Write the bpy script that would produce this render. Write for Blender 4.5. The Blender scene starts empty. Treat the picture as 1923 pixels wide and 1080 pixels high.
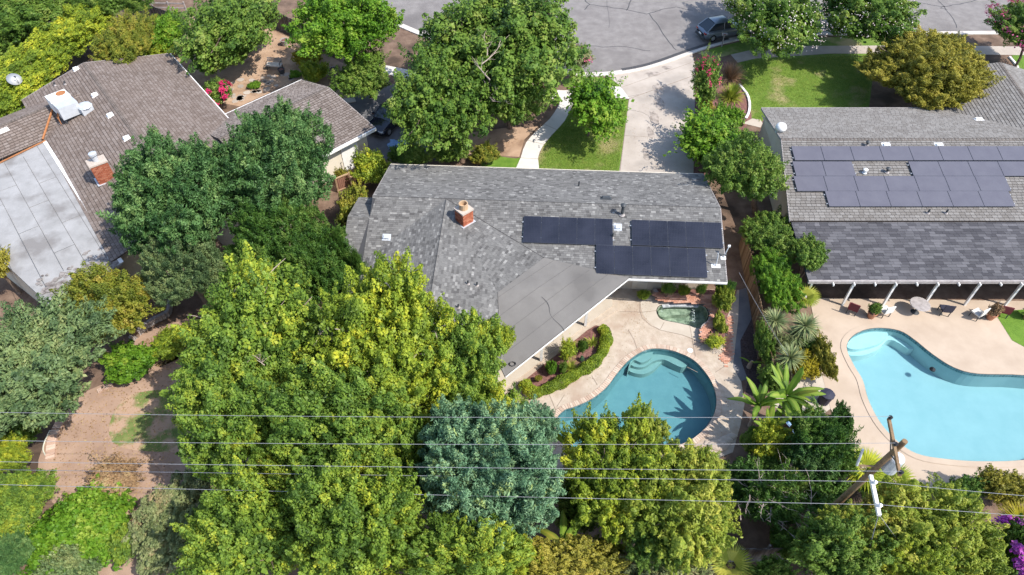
import bpy, math, random
import numpy as np
from mathutils import Vector, Matrix
from mathutils.geometry import tessellate_polygon
R = math.radians
rng = np.random.default_rng(7)
random.seed(7)
scene = bpy.context.scene
COL = scene.collection

# ---------------------------------------------------------------- camera, sky, sun, exposure
PITCH = R(47.5); CAM_H = 31.0; FPX = 1282.0
cam_d = bpy.data.cameras.new('camera'); cam = bpy.data.objects.new('camera', cam_d); COL.objects.link(cam)
cam.location = (0, 0, CAM_H); cam.rotation_euler = (math.pi / 2 - PITCH, 0, 0)
cam_d.sensor_width = 36.0; cam_d.lens = 36.0 * FPX / 1923.0; cam_d.clip_start = 0.5; cam_d.clip_end = 2000
scene.camera = cam
SUN_EL = R(51); SUN_AZ = math.atan2(-0.45, 0.89)          # direction towards the sun, in plan
world = bpy.data.worlds.new('World'); scene.world = world; world.use_nodes = True
nt = world.node_tree; bg = nt.nodes['Background']
sky = nt.nodes.new('ShaderNodeTexSky'); sky.sky_type = 'NISHITA'; sky.sun_disc = False
sky.sun_elevation = SUN_EL; sky.sun_rotation = math.pi / 2 - SUN_AZ
sky.air_density = 1.0; sky.dust_density = 1.0; sky.ozone_density = 1.0
nt.links.new(sky.outputs[0], bg.inputs[0]); bg.inputs[1].default_value = 0.15
sd = bpy.data.lights.new('sun', 'SUN'); sd.energy = 3.2; sd.angle = R(0.53); sd.color = (1.0, 0.955, 0.88)
sun = bpy.data.objects.new('sun', sd); COL.objects.link(sun); sun.location = (40, -30, 60)
sv = Vector((math.cos(SUN_EL) * math.cos(SUN_AZ), math.cos(SUN_EL) * math.sin(SUN_AZ), math.sin(SUN_EL)))
sun.rotation_euler = sv.to_track_quat('Z', 'Y').to_euler()
vs = scene.view_settings; vs.view_transform = 'Standard'; vs.look = 'None'; vs.gamma = 1.0; vs.exposure = 0.95
vs.use_curve_mapping = False
scene.render.engine = 'CYCLES'
scene.cycles.use_light_tree = False; scene.cycles.max_bounces = 5; scene.cycles.diffuse_bounces = 2; scene.cycles.glossy_bounces = 2; scene.cycles.transparent_max_bounces = 8; scene.cycles.transmission_bounces = 3

# ---------------------------------------------------------------- survey helpers (a drone survey: picture point + known height -> plan position)
def G(x, y, z=0.0):
    a = (x - 961.5) / FPX; b = -(y - 540.0) / FPX
    d = (a, math.cos(PITCH) + b * math.sin(PITCH), -math.sin(PITCH) + b * math.cos(PITCH))
    t = (z - CAM_H) / d[2]
    return Vector((d[0] * t, d[1] * t, z))
def PX(v):
    d = Vector(v) - Vector((0, 0, CAM_H))
    z = d.y * math.cos(PITCH) - d.z * math.sin(PITCH)
    return 961.5 + FPX * d.x / z, 540 - FPX * (d.y * math.sin(PITCH) + d.z * math.cos(PITCH)) / z
def SC(x, y, z=0.0):                       # pixels per metre there
    v = G(x, y, z); d = v - Vector((0, 0, CAM_H))
    return FPX / (d.y * math.cos(PITCH) - d.z * math.sin(PITCH))
def GL(pts, z=0.0): return [G(x, y, z) for x, y in pts]
def smooth_closed(pts, n=4):               # Catmull-Rom through a closed outline
    out = []; m = len(pts)
    for i in range(m):
        p0, p1, p2, p3 = (Vector(pts[(i + k - 1) % m]) for k in range(4))
        for k in range(n):
            t = k / n
            out.append(0.5 * ((2 * p1) + (p2 - p0) * t + (2 * p0 - 5 * p1 + 4 * p2 - p3) * t * t + (3 * p1 - p0 - 3 * p2 + p3) * t ** 3))
    return out
def smooth_open(pts, n=4):
    P = [Vector(p) for p in pts]; P = [P[0] * 2 - P[1]] + P + [P[-1] * 2 - P[-2]]; out = []
    for i in range(1, len(P) - 2):
        p0, p1, p2, p3 = P[i - 1:i + 3]
        for k in range(n):
            t = k / n
            out.append(0.5 * ((2 * p1) + (p2 - p0) * t + (2 * p0 - 5 * p1 + 4 * p2 - p3) * t * t + (3 * p1 - p0 - 3 * p2 + p3) * t ** 3))
    out.append(P[-2]); return out

# ---------------------------------------------------------------- mesh builder and object helpers
ORG = {}
class MB:
    def __init__(s): s.v = []; s.f = []
    def add(s, vs_, fs):
        o = len(s.v); s.v += [tuple(v) for v in vs_]; s.f += [tuple(i + o for i in f) for f in fs]; return s
    def box(s, c, d, rz=0.0, M=None):
        hx, hy, hz = d[0] / 2, d[1] / 2, d[2] / 2
        P = [Vector((x, y, z)) for z in (-hz, hz) for x, y in ((-hx, -hy), (hx, -hy), (hx, hy), (-hx, hy))]
        Q = M if M is not None else Matrix.Rotation(rz, 3, 'Z')
        c = Vector(c)
        return s.add([c + Q @ p for p in P], [(3, 2, 1, 0), (4, 5, 6, 7), (0, 1, 5, 4), (1, 2, 6, 5), (2, 3, 7, 6), (3, 0, 4, 7)])
    def bar(s, a, b, w, h):               # a beam from a to b with section w (sideways) x h
        a, b = Vector(a), Vector(b); d = b - a; L = d.length; x = d / L
        up = Vector((0, 0, 1)) if abs(x.z) < 0.95 else Vector((0, 1, 0))
        y = up.cross(x).normalized(); z = x.cross(y)
        return s.box((a + b) / 2, (L, w, h), M=Matrix((x, y, z)).transposed())
    def prism(s, poly, z0, z1, top=True, bottom=False):
        n = len(poly); lo = [(p[0], p[1], z0) for p in poly]; hi = [(p[0], p[1], z1) for p in poly]
        ar = sum(poly[i][0] * poly[(i + 1) % n][1] - poly[(i + 1) % n][0] * poly[i][1] for i in range(n))
        if ar < 0: lo.reverse(); hi.reverse()
        fs = [(i, (i + 1) % n, n + (i + 1) % n, n + i) for i in range(n)]
        s.add(lo + hi, fs)
        if top: s.sheet([Vector(h) for h in hi])
        if bottom: s.sheet([Vector(h) for h in lo], flip=True)
        return s
    def sheet(s, outer, holes=(), flip=False):
        loops = [[Vector(p) for p in outer]] + [[Vector(p) for p in h] for h in holes]
        flat = [p for l in loops for p in l]
        tris = tessellate_polygon([[Vector((p.x, p.y, 0)) for p in l] for l in loops])
        fs = []
        for t in tris:
            a, b, c = (flat[i] for i in t)
            nz = (b.x - a.x) * (c.y - a.y) - (b.y - a.y) * (c.x - a.x)
            if (nz < 0) != flip: t = (t[0], t[2], t[1])
            fs.append(tuple(t))
        return s.add(flat, fs)
    def tube(s, pts, rad, n=6, cap=True):
        pts = [Vector(p) for p in pts]; m = len(pts)
        if not hasattr(rad, '__len__'): rad = [rad] * m
        vs_ = []; ref = Vector((0.31, 0.17, 0.93))
        for i, p in enumerate(pts):
            t = (pts[min(i + 1, m - 1)] - pts[max(i - 1, 0)]).normalized()
            rf = ref if abs(t.dot(ref)) < 0.95 else Vector((1, 0, 0))
            a = t.cross(rf).normalized(); b = t.cross(a)
            vs_ += [p + (a * math.cos(2 * math.pi * k / n) + b * math.sin(2 * math.pi * k / n)) * rad[i] for k in range(n)]
        fs = [(i * n + k, i * n + (k + 1) % n, (i + 1) * n + (k + 1) % n, (i + 1) * n + k) for i in range(m - 1) for k in range(n)]
        if cap: fs += [tuple(range(n)), tuple(range((m - 1) * n + n - 1, (m - 1) * n - 1, -1))]
        return s.add(vs_, fs)
    def lathe(s, c, prof, n=12, M=None):
        c = Vector(c); vs_ = []
        for r, z in prof:
            for k in range(n):
                p = Vector((r * math.cos(2 * math.pi * k / n), r * math.sin(2 * math.pi * k / n), z))
                vs_.append(c + (M @ p if M is not None else p))
        m = len(prof)
        fs = [(i * n + k, i * n + (k + 1) % n, (i + 1) * n + (k + 1) % n, (i + 1) * n + k) for i in range(m - 1) for k in range(n)]
        fs += [tuple(range(n - 1, -1, -1)), tuple(range((m - 1) * n, m * n))]
        return s.add(vs_, fs)
def link(o, parent=None):
    COL.objects.link(o)
    if parent is not None: o.parent = parent
    return o
def build(name, mb, m, parent=None, smooth=False, origin=None, kind=None, label=None):
    org = ORG[parent.name] if parent is not None else (Vector(origin) if origin is not None else Vector((0, 0, 0)))
    me = bpy.data.meshes.new(name)
    me.from_pydata([(v[0] - org.x, v[1] - org.y, v[2] - org.z) for v in mb.v], [], mb.f); me.update()
    if m is not None: me.materials.append(m)
    if smooth: me.polygons.foreach_set('use_smooth', [True] * len(me.polygons))
    o = bpy.data.objects.new(name, me); link(o, parent)
    if parent is None: o.location = org
    ORG[o.name] = org
    if kind: o['kind'] = kind
    if label: o['label'] = label
    return o
def thing(name, label, cat, loc, group=None):
    o = bpy.data.objects.new(name, None); o.empty_display_size = 0.3; COL.objects.link(o)
    o.location = loc; ORG[o.name] = Vector(loc); return tag(o, label, cat, group)
def tag(o, label, cat, group=None):
    o['label'] = label; o['category'] = cat
    if group: o['group'] = group
    return o
def struct(name, mb, m, smooth=False): return build(name, mb, m, kind='structure', smooth=smooth)
def copy_tree(o, parent=None):
    c = o.copy(); COL.objects.link(c); c.parent = parent
    for ch in o.children: copy_tree(ch, c)
    return c

# ---------------------------------------------------------------- materials
def node(t, ty, **kw):
    n = t.nodes.new(ty)
    for k, v in kw.items(): setattr(n, k, v)
    return n
def ramp(t, stops):
    n = t.nodes.new('ShaderNodeValToRGB'); e = n.color_ramp.elements
    while len(e) < len(stops): e.new(0.5)
    for i, (p, c) in enumerate(stops): e[i].position = p; e[i].color = (*c, 1)
    return n
def mat(name, c1, c2=None, scale=3.0, rough=0.8, metal=0.0, detail=6.0, bump=0.0, bscale=None, spec=0.3, c3=None, s3=0.3, lo=0.3, hi=0.7, lo3=0.52, hi3=0.66):
    m = bpy.data.materials.new(name); m.use_nodes = True; t = m.node_tree; b = t.nodes['Principled BSDF']
    b.inputs['Roughness'].default_value = rough; b.inputs['Metallic'].default_value = metal
    b.inputs['Specular IOR Level'].default_value = spec
    if c2 is None: b.inputs['Base Color'].default_value = (*c1, 1)
    g = node(t, 'ShaderNodeNewGeometry')
    if c2 is not None:
        n = node(t, 'ShaderNodeTexNoise'); n.inputs['Scale'].default_value = scale; n.inputs['Detail'].default_value = detail
        n.inputs['Roughness'].default_value = 0.62
        t.links.new(g.outputs['Position'], n.inputs['Vector'])
        r = ramp(t, [(lo, c1), (hi, c2)]); t.links.new(n.outputs['Fac'], r.inputs[0]); out = r.outputs[0]
        if c3 is not None:
            n3 = node(t, 'ShaderNodeTexNoise'); n3.inputs['Scale'].default_value = s3; n3.inputs['Detail'].default_value = 5
            t.links.new(g.outputs['Position'], n3.inputs['Vector'])
            r3 = ramp(t, [(lo3, (0, 0, 0)), (hi3, (1, 1, 1))]); t.links.new(n3.outputs['Fac'], r3.inputs[0])
            mx = node(t, 'ShaderNodeMix', data_type='RGBA'); mx.inputs[7].default_value = (*c3, 1)
            t.links.new(r3.outputs[0], mx.inputs[0]); t.links.new(out, mx.inputs[6]); out = mx.outputs[2]
        t.links.new(out, b.inputs['Base Color'])
    if bump:
        n2 = node(t, 'ShaderNodeTexNoise'); n2.inputs['Scale'].default_value = bscale or scale * 6; n2.inputs['Detail'].default_value = 4
        t.links.new(g.outputs['Position'], n2.inputs['Vector'])
        bp = node(t, 'ShaderNodeBump'); bp.inputs['Strength'].default_value = bump; bp.inputs['Distance'].default_value = 0.05
        t.links.new(n2.outputs['Fac'], bp.inputs['Height']); t.links.new(bp.outputs[0], b.inputs['Normal'])
    return m
def piece_mat(name, stops, rough=0.9, weather=0.25, wscale=0.6, grain=30.0):
    """one colour per separate piece (shingle, brick, plank): island and object random into a ramp, plus broad weathering"""
    m = bpy.data.materials.new(name); m.use_nodes = True; t = m.node_tree; b = t.nodes['Principled BSDF']
    b.inputs['Roughness'].default_value = rough; b.inputs['Specular IOR Level'].default_value = 0.2
    g = node(t, 'ShaderNodeNewGeometry'); oi = node(t, 'ShaderNodeObjectInfo')
    ad = node(t, 'ShaderNodeMath', operation='ADD'); fr = node(t, 'ShaderNodeMath', operation='FRACT')
    t.links.new(g.outputs['Random Per Island'], ad.inputs[0]); t.links.new(oi.outputs['Random'], ad.inputs[1]); t.links.new(ad.outputs[0], fr.inputs[0])
    r = ramp(t, stops); r.color_ramp.interpolation = 'LINEAR'; t.links.new(fr.outputs[0], r.inputs[0])
    n = node(t, 'ShaderNodeTexNoise'); n.inputs['Scale'].default_value = wscale; n.inputs['Detail'].default_value = 5
    n2 = node(t, 'ShaderNodeTexNoise'); n2.inputs['Scale'].default_value = grain; n2.inputs['Detail'].default_value = 2
    t.links.new(g.outputs['Position'], n.inputs['Vector']); t.links.new(g.outputs['Position'], n2.inputs['Vector'])
    sm = node(t, 'ShaderNodeMath', operation='ADD'); t.links.new(n.outputs['Fac'], sm.inputs[0]); t.links.new(n2.outputs['Fac'], sm.inputs[1])
    mr = node(t, 'ShaderNodeMapRange'); mr.inputs[1].default_value = 0.6; mr.inputs[2].default_value = 1.4
    mr.inputs[3].default_value = 1 - weather; mr.inputs[4].default_value = 1 + weather
    t.links.new(sm.outputs[0], mr.inputs[0])
    vm = node(t, 'ShaderNodeVectorMath', operation='SCALE'); t.links.new(r.outputs[0], vm.inputs[0]); t.links.new(mr.outputs[0], vm.inputs['Scale'])
    t.links.new(vm.outputs[0], b.inputs['Base Color'])
    return m
def leaf_mat(name, stops, rough=0.5, trans=0.28, spec=0.25):
    m = bpy.data.materials.new(name); m.use_nodes = True; t = m.node_tree; b = t.nodes['Principled BSDF']
    b.inputs['Roughness'].default_value = rough; b.inputs['Specular IOR Level'].default_value = spec
    a = node(t, 'ShaderNodeAttribute', attribute_name='tint'); r = ramp(t, stops)
    t.links.new(a.outputs['Fac'], r.inputs[0]); t.links.new(r.outputs[0], b.inputs['Base Color'])
    tr = node(t, 'ShaderNodeBsdfTranslucent'); t.links.new(r.outputs[0], tr.inputs[0])
    mx = node(t, 'ShaderNodeMixShader'); mx.inputs[0].default_value = trans
    t.links.new(b.outputs[0], mx.inputs[1]); t.links.new(tr.outputs[0], mx.inputs[2])
    t.links.new(mx.outputs[0], t.nodes['Material Output'].inputs[0])
    return m
def water_mat(name, tint, rip=6.0, bump=0.12, gloss=1.0, spray=None):
    m = bpy.data.materials.new(name); m.use_nodes = True; t = m.node_tree
    for n in list(t.nodes):
        if n.type == 'BSDF_PRINCIPLED': t.nodes.remove(n)
    tb = node(t, 'ShaderNodeBsdfTransparent'); tb.inputs[0].default_value = (*tint, 1)
    gl = node(t, 'ShaderNodeBsdfGlossy'); gl.inputs['Roughness'].default_value = 0.04
    fz = node(t, 'ShaderNodeFresnel'); fz.inputs[0].default_value = 1.33
    g = node(t, 'ShaderNodeNewGeometry'); n = node(t, 'ShaderNodeTexNoise'); n.inputs['Scale'].default_value = rip; n.inputs['Detail'].default_value = 3
    t.links.new(g.outputs['Position'], n.inputs['Vector'])
    bp = node(t, 'ShaderNodeBump'); bp.inputs['Strength'].default_value = bump; bp.inputs['Distance'].default_value = 0.05
    t.links.new(n.outputs['Fac'], bp.inputs['Height'])
    t.links.new(bp.outputs[0], gl.inputs['Normal']); t.links.new(bp.outputs[0], fz.inputs['Normal'])
    mx = node(t, 'ShaderNodeMixShader'); t.links.new(fz.outputs[0], mx.inputs[0]); t.links.new(tb.outputs[0], mx.inputs[1]); t.links.new(gl.outputs[0], mx.inputs[2])
    t.links.new(mx.outputs[0], t.nodes['Material Output'].inputs[0])
    return m
M = {}
M['soil'] = mat('soil', (0.115, 0.070, 0.048), (0.23, 0.155, 0.11), 1.3, 0.95, bump=0.5, bscale=14, c3=(0.075, 0.05, 0.035), s3=0.35)
M['dirt'] = mat('dirt', (0.29, 0.19, 0.135), (0.43, 0.295, 0.215), 0.9, 0.95, bump=0.4, bscale=22, c3=(0.24, 0.155, 0.11), s3=0.45)
M['tan_dirt'] = mat('tan_dirt', (0.33, 0.21, 0.135), (0.50, 0.35, 0.24), 1.0, 0.95, bump=0.4, bscale=18, c3=(0.27, 0.17, 0.11), s3=0.5)
M['mulch'] = mat('mulch', (0.10, 0.045, 0.038), (0.30, 0.15, 0.125), 9, 0.95, bump=0.8, bscale=40)
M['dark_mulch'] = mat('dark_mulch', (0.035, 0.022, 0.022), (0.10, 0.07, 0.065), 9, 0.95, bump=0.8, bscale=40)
M['lawn'] = mat('lawn', (0.085, 0.175, 0.016), (0.15, 0.255, 0.03), 1.6, 0.9, bump=0.9, bscale=28, c3=(0.27, 0.25, 0.085), s3=0.28, lo3=0.56, hi3=0.72)
M['lawn2'] = mat('lawn2', (0.09, 0.17, 0.018), (0.165, 0.25, 0.035), 2.2, 0.9, bump=0.9, bscale=28, c3=(0.34, 0.29, 0.14), s3=0.33, lo3=0.54, hi3=0.66)
M['patchy'] = mat('patchy_turf', (0.10, 0.16, 0.035), (0.22, 0.24, 0.08), 2.0, 0.95, bump=0.8, bscale=26, c3=(0.43, 0.29, 0.20), s3=0.8, lo3=0.47, hi3=0.56)
M['asphalt'] = mat('asphalt', (0.175, 0.158, 0.150), (0.255, 0.235, 0.222), 1.1, 0.9, detail=12, bump=0.4, bscale=40, c3=(0.155, 0.14, 0.134), s3=0.16)
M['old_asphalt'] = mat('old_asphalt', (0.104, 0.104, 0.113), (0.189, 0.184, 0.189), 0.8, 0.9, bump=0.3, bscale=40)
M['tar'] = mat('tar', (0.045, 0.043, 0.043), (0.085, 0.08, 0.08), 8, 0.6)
M['concrete'] = mat('concrete', (0.50, 0.45, 0.40), (0.62, 0.57, 0.51), 0.8, 0.9, bump=0.15, bscale=30, c3=(0.44, 0.39, 0.35), s3=0.35)
M['drive'] = mat('driveway_concrete', (0.361, 0.308, 0.262), (0.478, 0.419, 0.363), 0.6, 0.9, bump=0.15, bscale=30, c3=(0.298, 0.262, 0.230), s3=0.25, lo3=0.56, hi3=0.72)
M['white_walk'] = mat('walk_concrete', (0.54, 0.50, 0.455), (0.65, 0.61, 0.56), 0.9, 0.9, bump=0.12, bscale=30)
M['deck'] = mat('pool_deck', (0.375, 0.302, 0.230), (0.506, 0.427, 0.344), 2.2, 0.85, bump=0.3, bscale=12, c3=(0.367, 0.275, 0.207), s3=0.7, lo3=0.5, hi3=0.7)
M['deck2'] = mat('smooth_deck', (0.427, 0.365, 0.292), (0.499, 0.440, 0.364), 1.0, 0.85, bump=0.1, bscale=20)
M['tan_deck'] = mat('tan_deck', (0.397, 0.308, 0.230), (0.496, 0.396, 0.304), 0.5, 0.85, bump=0.1, bscale=20)
M['stain'] = mat('oil_stain', (0.20, 0.17, 0.145), (0.40, 0.34, 0.295), 2.5, 0.8, lo=0.35, hi=0.6)
M['joint'] = mat('joint', (0.20, 0.155, 0.12), (0.30, 0.24, 0.19), 6, 0.95)
M['shingle'] = piece_mat('grey_shingle', [(0.0, (0.088, 0.084, 0.081)), (0.12, (0.122, 0.117, 0.112)), (0.45, (0.150, 0.145, 0.138)), (0.85, (0.174, 0.168, 0.159)), (0.94, (0.215, 0.208, 0.197)), (1.0, (0.29, 0.28, 0.262))], weather=0.22)
M['brown_shingle'] = piece_mat('brown_shingle', [(0.0, (0.155, 0.12, 0.10)), (0.5, (0.19, 0.15, 0.128)), (1.0, (0.225, 0.185, 0.162))], weather=0.14)
M['taupe_shingle'] = piece_mat('taupe_shingle', [(0.0, (0.155, 0.125, 0.108)), (0.5, (0.205, 0.17, 0.15)), (1.0, (0.25, 0.212, 0.19))], weather=0.15)
M['ash_shingle'] = piece_mat('ash_shingle', [(0.0, (0.165, 0.150, 0.135)), (0.5, (0.20, 0.185, 0.17)), (1.0, (0.235, 0.22, 0.203))], weather=0.12)
M['slate_shingle'] = piece_mat('slate_shingle', [(0.0, (0.062, 0.060, 0.066)), (0.35, (0.080, 0.077, 0.083)), (0.6, (0.10, 0.097, 0.103)), (1.0, (0.135, 0.13, 0.137))], weather=0.2)
M['under_shingle'] = mat('roof_felt', (0.05, 0.05, 0.053))
M['under_brown'] = mat('roof_felt_brown', (0.085, 0.066, 0.055))
M['membrane'] = mat('grey_membrane', (0.147, 0.137, 0.126), (0.187, 0.175, 0.161), 0.8, 0.9, bump=0.2, bscale=50, c3=(0.128, 0.119, 0.110), s3=0.4)
M['seam'] = mat('membrane_seam', (0.115, 0.11, 0.107))
M['white_roof'] = mat('white_membrane', (0.265, 0.258, 0.25), (0.36, 0.352, 0.345), 1.1, 0.85, bump=0.15, bscale=14, c3=(0.21, 0.197, 0.188), s3=0.5)
M['grey_seam'] = mat('flat_roof_seam', (0.14, 0.135, 0.13))
M['lichen'] = mat('roof_lichen', (0.10, 0.08, 0.072), (0.30, 0.27, 0.25), 3.0, 0.95, lo=0.35, hi=0.6)
M['rust'] = mat('rust', (0.30, 0.11, 0.04), (0.42, 0.19, 0.08), 6, 0.9)
M['white'] = mat('white_paint', (0.74, 0.72, 0.68), (0.82, 0.80, 0.77), 1.5, 0.5)
M['cream'] = mat('cream_stucco', (0.62, 0.55, 0.44), (0.70, 0.63, 0.52), 1.2, 0.9, bump=0.15, bscale=60)
M['beige'] = mat('beige_stucco', (0.52, 0.44, 0.34), (0.60, 0.52, 0.42), 1.2, 0.9, bump=0.15, bscale=60)
M['glass'] = mat('dark_glass', (0.03, 0.04, 0.05), rough=0.08, spec=0.8)
M['brick'] = piece_mat('red_brick', [(0, (0.27, 0.075, 0.04)), (0.5, (0.36, 0.115, 0.062)), (1, (0.43, 0.17, 0.10))], grain=40)
M['pink_brick'] = piece_mat('paving_brick', [(0, (0.40, 0.19, 0.125)), (0.5, (0.50, 0.255, 0.175)), (1, (0.57, 0.33, 0.24))], grain=40)
M['coping'] = piece_mat('coping_brick', [(0, (0.40, 0.29, 0.22)), (0.5, (0.47, 0.36, 0.28)), (1, (0.52, 0.42, 0.335))], grain=40)
M['mortar'] = mat('mortar', (0.42, 0.35, 0.29), (0.50, 0.43, 0.37), 8, 0.95)
M['edge_brick'] = piece_mat('edging_brick', [(0, (0.40, 0.25, 0.18)), (0.5, (0.52, 0.36, 0.28)), (1, (0.60, 0.46, 0.37))], grain=40)
M['plank'] = piece_mat('fence_plank', [(0, (0.115, 0.07, 0.04)), (0.5, (0.19, 0.12, 0.07)), (1, (0.27, 0.19, 0.12))], grain=20)
M['grey_plank'] = piece_mat('grey_plank', [(0, (0.10, 0.088, 0.078)), (0.5, (0.16, 0.142, 0.13)), (1, (0.24, 0.22, 0.205))], grain=20)
M['brown_plank'] = piece_mat('brown_plank', [(0, (0.17, 0.08, 0.052)), (1, (0.26, 0.13, 0.09))], grain=20)
M['raw_wood'] = mat('raw_wood', (0.40, 0.26, 0.15), (0.52, 0.36, 0.22), 5, 0.8)
M['pole_wood'] = mat('pole_wood', (0.16, 0.10, 0.055), (0.30, 0.20, 0.11), 4, 0.9, bump=0.4, bscale=20)
M['grey_wood'] = mat('weathered_wood', (0.26, 0.23, 0.22), (0.42, 0.38, 0.36), 5, 0.9, bump=0.3)
M['bark'] = mat('bark', (0.13, 0.088, 0.062), (0.26, 0.19, 0.145), 5, 0.95, bump=0.6, bscale=16)
M['pale_bark'] = mat('pale_bark', (0.27, 0.21, 0.165), (0.40, 0.33, 0.27), 5, 0.95, bump=0.4, bscale=16)
M['dead_wood'] = mat('dead_wood', (0.28, 0.215, 0.185), (0.44, 0.37, 0.33), 6, 0.95)
M['steel'] = mat('galvanised', (0.52, 0.54, 0.57), (0.64, 0.66, 0.68), 3, 0.45, metal=0.3, spec=0.5)
M['black'] = mat('black_metal', (0.02, 0.02, 0.022), rough=0.5)
M['dark_metal'] = mat('dark_metal', (0.04, 0.045, 0.05), (0.07, 0.075, 0.08), 6, 0.5)
M['wire'] = mat('wire', (0.27, 0.27, 0.285), rough=0.5, metal=0.2)
M['panel'] = mat('solar_cell', (0.010, 0.011, 0.018), (0.028, 0.030, 0.044), 0.7, 0.12, spec=0.6)
M['panel2'] = mat('solar_cell_sky_tone', (0.105, 0.10, 0.12), (0.125, 0.12, 0.14), 1.2, 0.22, spec=0.5)  # grey base colour stands in for sky reflected on the glass
M['panel_line'] = mat('solar_busbar', (0.028, 0.030, 0.042), rough=0.3, spec=0.5)
M['panel_frame'] = mat('solar_frame', (0.11, 0.115, 0.135), rough=0.35, metal=0.6)
M['plaster'] = mat('pool_plaster', (0.195, 0.293, 0.316), (0.239, 0.339, 0.358), 2.0, 0.85, bump=0.1)
M['plaster_step'] = mat('pool_step_plaster', (0.31, 0.365, 0.34), (0.37, 0.42, 0.39), 3.0, 0.85)
M['tile'] = piece_mat('pool_tile', [(0, (0.05, 0.13, 0.15)), (1, (0.12, 0.24, 0.26))], rough=0.3)
M['pale_plaster'] = mat('pale_pool_plaster', (0.33, 0.445, 0.47), (0.38, 0.49, 0.51), 1.0, 0.85)
M['pale_step'] = mat('pale_pool_step', (0.50, 0.62, 0.61), (0.56, 0.66, 0.65), 2.0, 0.85)
M['spa'] = mat('spa_plaster', (0.24, 0.28, 0.225), (0.58, 0.60, 0.50), 4.0, 0.85, lo=0.35, hi=0.62)
M['spa_tile'] = piece_mat('spa_tile', [(0, (0.34, 0.36, 0.37)), (1, (0.56, 0.58, 0.60))], rough=0.3)
M['water'] = water_mat('pool_water', (0.64, 0.87, 0.90), 5, 0.25)
M['water2'] = water_mat('bright_pool_water', (0.74, 0.93, 0.965), 3, 0.16)
M['spa_water'] = water_mat('spa_water', (0.76, 0.86, 0.80), 14, 0.6)
M['foam'] = mat('foam', (0.78, 0.82, 0.84), rough=0.7)
M['stone'] = piece_mat('flagstone', [(0, (0.30, 0.25, 0.21)), (0.5, (0.40, 0.34, 0.29)), (1, (0.48, 0.42, 0.36))])
M['rock'] = mat('boulder', (0.36, 0.29, 0.23), (0.52, 0.43, 0.35), 3, 0.9, bump=0.5)
M['terracotta'] = mat('terracotta', (0.38, 0.16, 0.09), (0.46, 0.22, 0.13), 6, 0.8)
M['rubber'] = mat('tyre', (0.018, 0.018, 0.019), rough=0.85)
M['rim'] = mat('rim', (0.45, 0.46, 0.48), rough=0.3, metal=0.9)
M['red_lamp'] = mat('tail_lamp', (0.32, 0.02, 0.02), rough=0.15, spec=0.6)
M['clear_lamp'] = mat('head_lamp', (0.62, 0.64, 0.66), rough=0.12, spec=0.7)
M['silver_car'] = mat('silver_car_paint', (0.24, 0.27, 0.31), rough=0.28, metal=0.55, spec=0.6)  # blue tint in the base colour stands for the sky's reflection
M['navy_car'] = mat('navy_car_paint', (0.012, 0.014, 0.024), rough=0.16, spec=0.7)
M['blue_tarp'] = mat('blue_tarp', (0.16, 0.30, 0.52), (0.32, 0.46, 0.66), 4, 0.6)
M['purple_bin'] = mat('dark_bin', (0.03, 0.03, 0.05), rough=0.6)
M['hose'] = mat('hose', (0.62, 0.62, 0.52), rough=0.6)
M['cushion'] = mat('cushion', (0.62, 0.60, 0.56), rough=0.9)
M['dark_red'] = mat('dark_red_cloth', (0.14, 0.03, 0.035), rough=0.9)

# ================================================================ THE SETTING
POOL = smooth_closed(GL([(1044,790),(1060,771),(1078,765),(1111,750),(1139,728),(1158,703),(1178,680),(1200,664),(1222,656),(1250,657),(1275,664),(1300,676),(1319,694),(1336,719),(1344,744),(1343,769),(1333,792),(1314,814),(1286,832),(1240,846),(1180,852),(1120,850),(1075,840),(1050,818)]), 4)
SPA = smooth_closed(GL([(1234,585),(1240,575),(1262,572.5),(1290,573),(1316,574),(1327,582),(1329,595),(1322,609),(1309,616),(1294,611),(1272,606),(1252,602),(1239,597)]), 3)
POOL2 = smooth_closed(GL([(1590,655),(1598,635),(1620,622),(1650,617),(1688,622),(1715,638),(1750,666),(1790,691),(1835,703),(1923,706),(2010,722),(2050,790),(2005,850),(1923,864),(1850,867),(1780,863),(1720,852),(1680,825),(1650,790),(1630,750),(1620,715),(1603,686)]), 4)
def grow(poly, d):
    n = len(poly); out = []
    ar = sum(poly[i].x * poly[(i + 1) % n].y - poly[(i + 1) % n].x * poly[i].y for i in range(n))
    s = 1 if ar > 0 else -1
    for i in range(n):
        t = (poly[(i + 1) % n] - poly[i - 1]); t.z = 0; t.normalize()
        out.append(poly[i] + Vector((t.y, -t.x, 0)) * d * s)
    return out
def zl(poly, z): return [Vector((p.x, p.y, z)) for p in poly]
HOLES = [grow(POOL, 0.05), grow(SPA, 0.05), grow(POOL2, 0.05)]
mb = MB(); mb.sheet([(-320, -200, 0), (320, -200, 0), (320, 420, 0), (-320, 420, 0)], [zl(h, 0) for h in HOLES])
struct('ground', mb, M['soil'])
def patch(name, pts, m, z, sm=0, holes=()):
    P = GL(pts)
    if sm: P = smooth_closed(P, sm)
    return struct(name, MB().sheet(zl(P, z), [zl(h, z) for h in holes]), m)
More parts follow.
